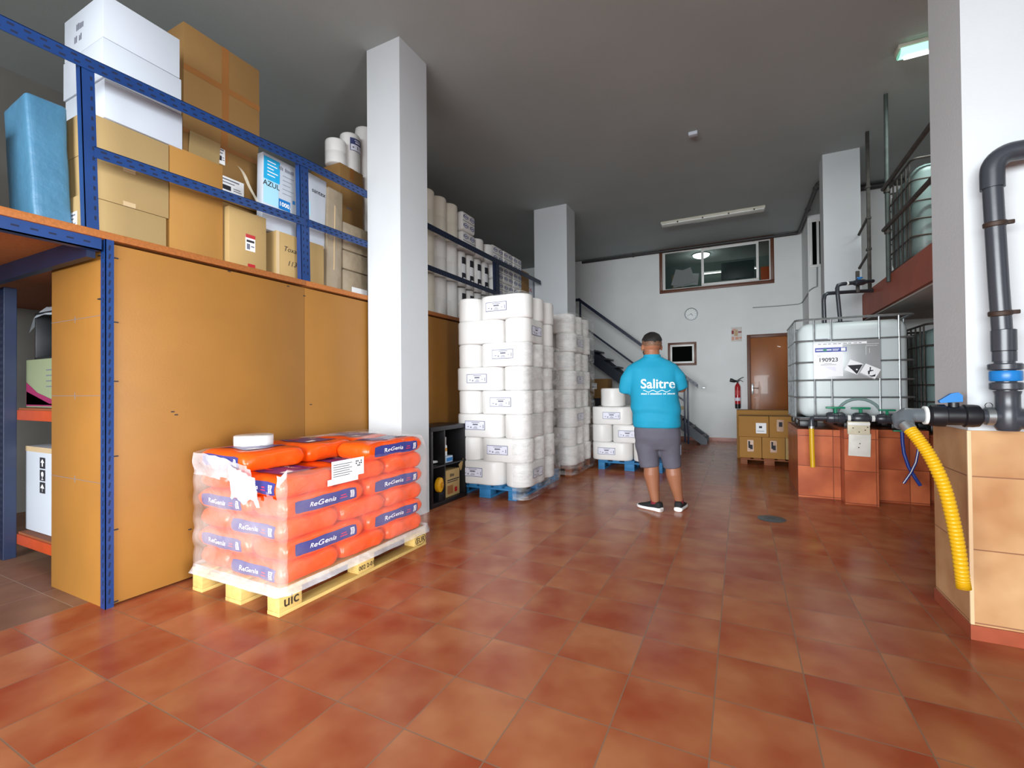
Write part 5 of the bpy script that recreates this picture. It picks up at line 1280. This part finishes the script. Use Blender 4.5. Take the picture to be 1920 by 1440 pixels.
tag(MB().tube([(.27, YB - .012, 2.955), (.75, YB - .012, 2.95), (1.12, YB - .012, 2.955), (1.19, YB - .012, 2.98)], .009, 10).tube([(1.19, YB - .012, 2.98), (1.19, 10.45, 3.0), (1.22, 10.39, 3.06), (1.28, 10.385, 3.10), (1.34, 10.385, 3.12), (1.345, 10.385, 3.5)], .012, 10)
    .build('conduit', mat('grey_conduit', '#8d9294', .5)), 'thin grey conduit along the back wall, turning up at the right corner', 'conduit')
# dark pipe along the ceiling edge
pc = mat('dark_ceiling_pipe', '#3c3a3a', .5)
t = thing('ceiling_pipe', 'dark pipe run along the top of the back wall and round the right corner', 'pipe', (0, 0, 0))
MB().tube([(-3.6, YB - .035, 4.455), (1.10, YB - .035, 4.455)], .033, 12).build('pipe', pc, t)
MB().tube([(1.08, YB - .035, 4.455), (1.13, YB - .05, 4.455), (1.15, YB - .1, 4.455), (1.15, 8.75, 4.455), (1.17, 8.68, 4.455), (1.25, 8.65, 4.455)], .033, 12).build('pipe', pc, t)
for p, a in (((-2.3, YB - .035, 4.455), (1, 0, 0)), ((-.6, YB - .035, 4.455), (1, 0, 0)), ((.3, YB - .035, 4.455), (1, 0, 0)), ((1.15, 9.9, 4.455), (0, 1, 0)), ((1.15, 8.9, 4.455), (0, 1, 0))):
    MB().lathe([(.042, -.02), (.045, 0), (.042, .02)], c=p, axis=a, seg=14).build('pipe_clip', pc, t)
tag(MB().tube([(1.56, 9.2, 4.44), (4.1, 9.2, 4.44)], .045, 12).build('ceiling_pipe', pc), 'dark pipe at the ceiling behind the right mezzanine tank', 'pipe')
# ------------------------------------------------------------------ ceiling
t = thing('strip_light', 'unlit fluorescent ceiling fitting in front of the high window', 'lamp', (-.45, 9.47, HC))
MB().box(-.92, .90, -.07, .07, -.05, 0, bev=.008).build('housing', mat('yellowed_white_metal', '#d6d2c2', .5, var=.1), t)
MB().grid(lambda u, v: (-.90 + 1.78*u, .065*math.cos(PI*v), -.05 - .05*math.sin(PI*v)), 6, 12).build('diffuser', mat('clear_grey_diffuser', '#cfd0ca', .2, trans=.3), t)
for x in (-.90, .88): MB().grid(lambda u, v: (x, .065*math.cos(PI*v)*u, -.05 - .05*math.sin(PI*v)*u), 2, 12).build('end_cap', M['alu'], t)
MB().cyl((-.87, 0, -.075), (.85, 0, -.075), .014, 12).build('tube', mat('unlit_tube', '#f2f2ea', .4), t)
for x in (-.6, -.15, .3, .72): MB().box(x - .012, x + .012, -.078, -.062, -.06, -.035, bev=.003).build('clip', M['dsteel'], t)
t = thing('strip_light', 'lit greenish fluorescent ceiling fitting beside the near white column', 'lamp', (2.06, 5.64, HC))
MB().box(-.66, .66, -.07, .07, -.05, 0, bev=.01).build('housing', mat('yellowed_white_metal', '#d6d2c2', .5), t)
MB().grid(lambda u, v: (-.64 + 1.28*u, .075*math.cos(PI*v), -.05 - .055*math.sin(PI*v)), 8, 14).build('diffuser', mat('lit_green_diffuser', '#d8fff0', .3, emit='#a6ffe4', es=1.1), t)
for x in (-.64, .64): MB().grid(lambda u, v: (x, .075*math.cos(PI*v)*u, -.05 - .055*math.sin(PI*v)*u), 2, 14).build('end_cap', mat('lit_green_cap', '#b8f0dc', .3, emit='#7fe8c6', es=.5), t)
MB().cyl((-.6, 0, -.112), (.6, 0, -.112), .016, 12).build('tube', mat('lit_tube_white', '#ffffff', .3, emit='#f2fffb', es=5), t)
d = area('lit_fitting_light', (2.06, 5.64, HC - .14), (0, 0, -1), 1.2, .12, 42, (.9, 1, .96))
tag(MB().box(-.055, .055, -.04, .04, -.045, 0, bev=.008).build('junction_box', M['wcard'], loc=(-.50, 6.29, HC)), 'small white junction box on the ceiling', 'junction box')
tag(MB().lathe([(.05, 0), (.05, -.03), (.02, -.05), (.02, -.12), (.06, -.14), (.06, -.20), (.02, -.22)], seg=16).build('lamp_holder', M['black'], loc=(-4.05, 5.2, HC)), 'small black lamp holder on the ceiling above the tissue bags', 'lamp')

# ------------------------------------------------------------------ the person, seen from behind
skin = mat('warm_skin', '#9c664a', .5, var=.08, vscale=12)
PR = thing('person', 'person seen from behind in a turquoise polo shirt, grey shorts and black sneakers', 'person', (-.745, 4.70, 0), math.radians(9))
def ell(cx, cy, z, a, b_, n=28, p=2.3, tilt=0.0):
    out = []
    for k in range(n):
        an = 2*PI*k/n; c, s = math.cos(an), math.sin(an)
        out.append((cx + a*math.copysign(abs(c)**(2/p), c), cy + b_*math.copysign(abs(s)**(2/p), s), z + tilt*s))
    return out
def limb(m, pts, rs, seg=16):
    """tapering limb, a rounded end on both sides"""
    P = [Vector(p) for p in pts]
    d0 = (P[0]-P[1]).normalized(); d1 = (P[-1]-P[-2]).normalized()
    m.tube([P[0] + d0*rs[0]*.55] + P + [P[-1] + d1*rs[-1]*.55], [rs[0]*.55] + list(rs) + [rs[-1]*.55], seg)
# --- body, one continuous surface: torso core, neck, head, arms with hands, legs
b = MB()
b.loft([ell(0, .0, .70, .17, .12), ell(0, .0, .84, .20, .14), ell(0, .01, 1.0, .20, .145), ell(-.01, .0, 1.2, .19, .13), ell(-.025, 0, 1.38, .17, .105), ell(-.03, 0, 1.47, .10, .08)])
limb(b, [(-.033, -.005, 1.42), (-.035, 0, 1.52), (-.037, .01, 1.60)], [.082, .074, .070])
# head: skull, jaw, nose, ears; turned a little to the left
HD = Matrix.Translation((-.038, .022, 1.635)) @ Matrix.Rotation(math.radians(14), 4, 'Z')
def hp(x, y, z): return HD @ Vector((x, y, z))
HR = Matrix.Rotation(math.radians(14), 3, 'Z')
b.ball(hp(0, -.005, .025), .1, sub=3, sc=(.93, 1.08, 1.04), rot=HR)
b.ball(hp(0, .025, -.045), .08, sub=3, sc=(.98, 1.05, 1.0), rot=HR)
b.ball(hp(0, .055, -.085), .04, sub=2, sc=(1.0, .9, .8), rot=HR)
b.ball(hp(0, .112, -.015), .016, sub=2, sc=(.9, 1.2, 1.5), rot=HR)
b.ball(hp(0, .100, -.058), .018, sub=2, sc=(1.4, .7, .5), rot=HR)
for s in (-1, 1):
    b.ball(hp(s*.095, -.004, -.018), .034, sub=2, sc=(.30, .62, 1.0), rot=Matrix.Rotation(math.radians(14 + s*-22), 3, 'Z'))
    b.ball(hp(s*.032, .082, .012), .016, sub=2, sc=(1.3, .5, .8), rot=HR)
# arms
SL, EL, WL = (-.225, -.0, 1.385), (-.302, .03, 1.195), (-.125, .27, 1.215)
SR, ER, WR = (.150, -.0, 1.39), (.245, .035, 1.215), (.085, .28, 1.225)
limb(b, [SL, (-.27, .0, 1.28), EL], [.062, .055, .045]); limb(b, [EL, (-.22, .16, 1.20), WL], [.046, .043, .030])
limb(b, [SR, (.205, .01, 1.30), ER], [.062, .055, .045]); limb(b, [ER, (.17, .16, 1.215), WR], [.046, .043, .030])
def hand(m, w, d, side):
    w = Vector(w); d = Vector(d).normalized(); up = Vector((0, 0, 1)); sd = d.cross(up).normalized()
    m.loft([[w + d*a + sd*(.5*x*ww) + up*(zz) for x, zz in ((-.6, -.014), (.6, -.014), (.75, 0), (.6, .014), (-.6, .014), (-.75, 0))] for a, ww in ((-.01, .05), (.03, .07), (.085, .078))])
    for i, (o, l) in enumerate(((-.030, .068), (-.010, .080), (.010, .076), (.029, .060))):
        p0 = w + d*.075 + sd*o; p1 = p0 + d*(l*.45) - up*.012; p2 = p1 + d*(l*.28) - up*.024; p3 = p2 + d*(l*.02) - up*.024
        limb(m, [p0, p1, p2, p3], [.0095, .009, .0085, .0075], 8)
    q0 = w + d*.02 + sd*(.035*side); q1 = q0 + d*.03 + sd*(.022*side); q2 = q1 + d*.03 - up*.008
    limb(m, [q0, q1, q2], [.012, .0105, .009], 8)
hand(b, WL, (.75, .65, 0), -1); hand(b, WR, (-.75, .65, 0), 1)
# legs
KL, KR = (-.055, .02, .50), (.140, .05, .50)
AL, AR = (-.020, -.01, .09), (.205, .075, .09)
limb(b, [(-.10, .0, .78), (-.085, .01, .64), KL], [.105, .095, .070]); limb(b, [KL, (-.055, -.012, .36), (-.04, -.012, .24), AL], [.070, .076, .058, .040])
limb(b, [(.10, .01, .78), (.115, .02, .64), KR], [.105, .095, .070]); limb(b, [KR, (.155, .03, .36), (.175, .04, .24), AR], [.070, .076, .058, .040])
limb(b, [AL, (-.045, .04, .06)], [.036, .034]); limb(b, [AR, (.215, .12, .06)], [.036, .034])
me = remeshed(b, .0065, 5); set_mesh(me, [skin]); link('body', me, PR)
# --- hair: dark top, short faded sides and back
h1 = MB(); h1.ball(hp(0, -.006, .040), .1, sub=4, sc=(.965, 1.13, .985), rot=HR)
HI = HD.inverted()
def cut(m, keep):
    dv = [v for v in m.bm.verts if not keep(HI @ v.co)]
    bmesh.ops.delete(m.bm, geom=dv, context='VERTS'); return m
for v in h1.bm.verts: v.co += v.normal * .0 + (v.co - hp(0, -.006, .04)).normalized() * (.0045*noise.noise(v.co*38) + .002)
cut(h1, lambda p: p.z > .045 + .020*noise.noise(Vector((p.x*30, p.y*30, 2)))*1 - (0.012 if p.y < -.05 else 0) + (.02 if p.y > .06 else 0))
link('hair_top', h1.mesh('hair_top', [mat('dark_brown_hair', '#120d0a', .65, var=.3, vscale=60, stretch=(3, 3, 1), bump=.3, bscale=120)], ang=180), PR)
fade = bpy.data.materials.new('short_faded_hair'); fade.use_nodes = True
nt = fade.node_tree; pb = nt.nodes['Principled BSDF']; pb.inputs['Roughness'].default_value = .6
n_ = nt.nodes.new('ShaderNodeTexNoise'); n_.inputs['Scale'].default_value = 180
r_ = nt.nodes.new('ShaderNodeValToRGB'); r_.color_ramp.elements[0].color = hexc('#4a3428'); r_.color_ramp.elements[1].color = hexc('#8a6248'); r_.color_ramp.elements[0].position = .4; r_.color_ramp.elements[1].position = .6
tc_ = nt.nodes.new('ShaderNodeTexCoord'); nt.links.new(tc_.outputs['Object'], n_.inputs['Vector']); nt.links.new(n_.outputs['Fac'], r_.inputs[0]); nt.links.new(r_.outputs[0], pb.inputs['Base Color'])
h2 = MB(); h2.ball(hp(0, -.005, .025), .1, sub=4, sc=(.948, 1.10, 1.055), rot=HR)
cut(h2, lambda p: -.012 < p.z < .062 and p.y < .045 - .02*(p.z < .02) and not (abs(p.x) > .075 and -.04 < p.y < .02 and p.z < .008))
link('hair_sides', h2.mesh('hair_sides', [fade], ang=180), PR)
bd = MB(); bd.ball(hp(0, .030, -.050), .08, sub=3, sc=(1.01, 1.08, 1.0), rot=HR)
cut(bd, lambda p: p.y > .0 and (p.z < -.072 or (p.z < -.03 and abs(p.x) > .055)))
link('beard', bd.mesh('beard', [mat('dark_beard', '#2a1d16', .6)], ang=180), PR)
ey = MB()
for s in (-1, 1): ey.ball(hp(s*.032, .087, .012), .011, sub=2)
ey.build('eyes', mat('dark_eyes', '#2a2320', .2), PR)
# --- polo shirt
turq = mat('turquoise_polo_cloth', '#0c93b6', .75, var=.06, vscale=6, bump=.06, bscale=140)
s = MB()
s.loft([ell(.0, .0, .825, .225, .170), ell(.0, .0, .90, .230, .182), ell(-.008, .005, 1.0, .235, .190), ell(-.018, .005, 1.09, .232, .184), ell(-.025, .0, 1.18, .228, .168), ell(-.028, -.005, 1.27, .230, .154),
        ell(-.030, -.008, 1.35, .236, .140), ell(-.034, -.008, 1.41, .236, .124), ell(-.035, -.005, 1.45, .214, .106), ell(-.036, -.002, 1.478, .176, .094), ell(-.037, .0, 1.502, .122, .088), ell(-.037, .003, 1.527, .088, .082)])
s.tube([(-.15, -.004, 1.39), (-.215, -.003, 1.375), (-.268, 0, 1.295), (-.294, .014, 1.21), (-.303, .022, 1.165)], [.085, .088, .086, .074, .062], 20)
s.tube([(.07, -.004, 1.39), (.138, -.003, 1.38), (.195, .0, 1.305), (.226, .018, 1.235), (.238, .026, 1.20)], [.085, .088, .084, .070, .060], 20)
me = remeshed(s, .010, 12); set_mesh(me, [turq])
for v in me.vertices:
    p = v.co; k = 0
    if p.z < 1.12: k = .0075 * math.sin(38*(p.z + .25*p.x*p.x + .06*noise.noise(p*5))) * max(0, 1 - abs(p.z - .97)/.15)
    k += .0045 * noise.noise(Vector((p.x*9, p.y*9, p.z*5)))
    v.co += Vector((p.x, p.y, 0)).normalized() * k if abs(p.x) + abs(p.y) > .01 else Vector()
me.update(); shirt = link('polo_shirt', me, PR)
c = MB(); c.loft([ell(-.037, .0, 1.495, .090, .086, 28, 2), ell(-.037, .0, 1.530, .084, .082, 28, 2), ell(-.037, .002, 1.546, .080, .078, 28, 2), ell(-.037, .002, 1.546, .074, .072, 28, 2), ell(-.037, .002, 1.50, .072, .07, 28, 2)], cap=False)
c.build('collar', turq, shirt)
# print on the back, laid onto the cloth
from mathutils.bvhtree import BVHTree
bv = BVHTree.FromPolygons([v.co[:] for v in me.vertices], [tuple(p.vertices) for p in me.polygons])
def onback(x, z, off=.0022):
    hit = bv.ray_cast(Vector((x, -1, z)), Vector((0, 1, 0)))
    y = hit[0].y if hit[0] is not None else -.15
    return Vector((x, y - off, z))
pr = MB()
tx = text2d('Salitre', .125, bold=.014, res=4); xs = [p[0] for p in tx[0]]; wx = max(xs) - min(xs); sc = .315 / wx
xm = (max(xs) + min(xs)) / 2
pr.warp(tx, lambda x, y: onback(.015 + (x - xm)*sc, 1.252 + y*1.0*sc))
w0 = [(-.12 + .25*i/40, 1.185 + .009*math.sin(2*PI*i/40*3 + 1.2)) for i in range(41)]
for (xa, za), (xb, zb) in zip(w0[:-1], w0[1:]):
    pr.bm.faces.new([pr.bm.verts.new(onback(*p)) for p in ((xa, za - .0025), (xb, zb - .0025), (xb, zb + .0025), (xa, za + .0025))])
tx = text2d('~6 1 12 3 8', .022); xs = [p[0] for p in tx[0]]; sc2 = .31 / (max(xs) - min(xs)); xm2 = (max(xs) + min(xs)) / 2
pr.warp(tx, lambda x, y: onback(.015 + (x - xm2)*sc2, 1.158 + y*1.05))
pr.build('print', mat('white_shirt_print', '#f4fbfd', .6), shirt, smooth=False, recalc=False)
# --- shorts
g = MB()
g.loft([ell(.0, .0, .86, .205, .15), ell(.0, .0, .80, .216, .160), ell(.005, .0, .73, .220, .156), ell(.01, .005, .67, .212, .134), ell(.01, .005, .61, .195, .10)])
g.tube([(-.100, .0, .72), (-.100, .005, .66), (-.085, .01, .55), (-.070, .008, .43)], [.105, .113, .103, .096], 22)
g.tube([(.105, .005, .72), (.112, .01, .66), (.130, .03, .55), (.144, .035, .425)], [.105, .111, .097, .086], 22)
me = remeshed(g, .010, 14)
for v in me.vertices:
    p = v.co; v.co += Vector((noise.noise(p*11 + Vector((3, 0, 0))), noise.noise(p*11), 0)) * .0055
grey = mat('grey_shorts_cloth', '#5c5a66', .8, var=.1, vscale=8, bump=.05, bscale=140); set_mesh(me, [grey]); sh = link('shorts', me, PR)
MB().box(-.185, -.172, -.03, .05, .56, .66, bev=.003).build('pocket', grey, sh)
MB().box(.215, .226, -.02, .06, .56, .66, bev=.003).build('pocket', grey, sh)
# --- socks and sneakers
def shoe(ax, ay, ang):
    base = Matrix.Translation((ax, ay, 0)) @ Matrix.Rotation(ang, 4, 'Z')   # toes along local +Y
    prof = [(-.085, .030, .002), (-.075, .038, 0), (-.03, .039, 0), (.05, .042, 0), (.12, .050, 0), (.17, .044, 0), (.20, .026, .004)]
    up = [(-.083, .026, .085), (-.072, .035, .098), (-.03, .037, .100), (.05, .038, .085), (.12, .044, .058), (.17, .037, .046), (.195, .020, .034)]
    def ring(y, w, z0, z1, n=16):
        return [base @ Vector((w*math.copysign(abs(math.cos(2*PI*k/n))**.7, math.cos(2*PI*k/n)), y, z0 + (z1 - z0)*(.5 + .5*math.copysign(abs(math.sin(2*PI*k/n))**.6, math.sin(2*PI*k/n))))) for k in range(n)]
    u = MB().loft([ring(y, w, .022, z) for (y, w, z) in up]).build('sneaker', mat('black_knit', '#17171a', .8, var=.2, vscale=60), PR, ang=60)
    MB().loft([ring(y, w*1.07, zz, .034 + (.012 if y < -.02 else 0)) for (y, w, zz) in prof]).build('sole', mat('white_sole', '#ecebea', .5), u, ang=60)
    return base
shoe(-.030, .0, math.radians(52)); shoe(.208, .085, math.radians(-14))
for (a, b2) in ((AL, (-.028, .0, .125)), (AR, (.200, .073, .125))):
    MB().tube([Vector(a) + Vector((0, 0, -.02)), b2], [.043, .043], 18).build('sock', mat('dark_red_sock', '#7a1826', .85), PR)
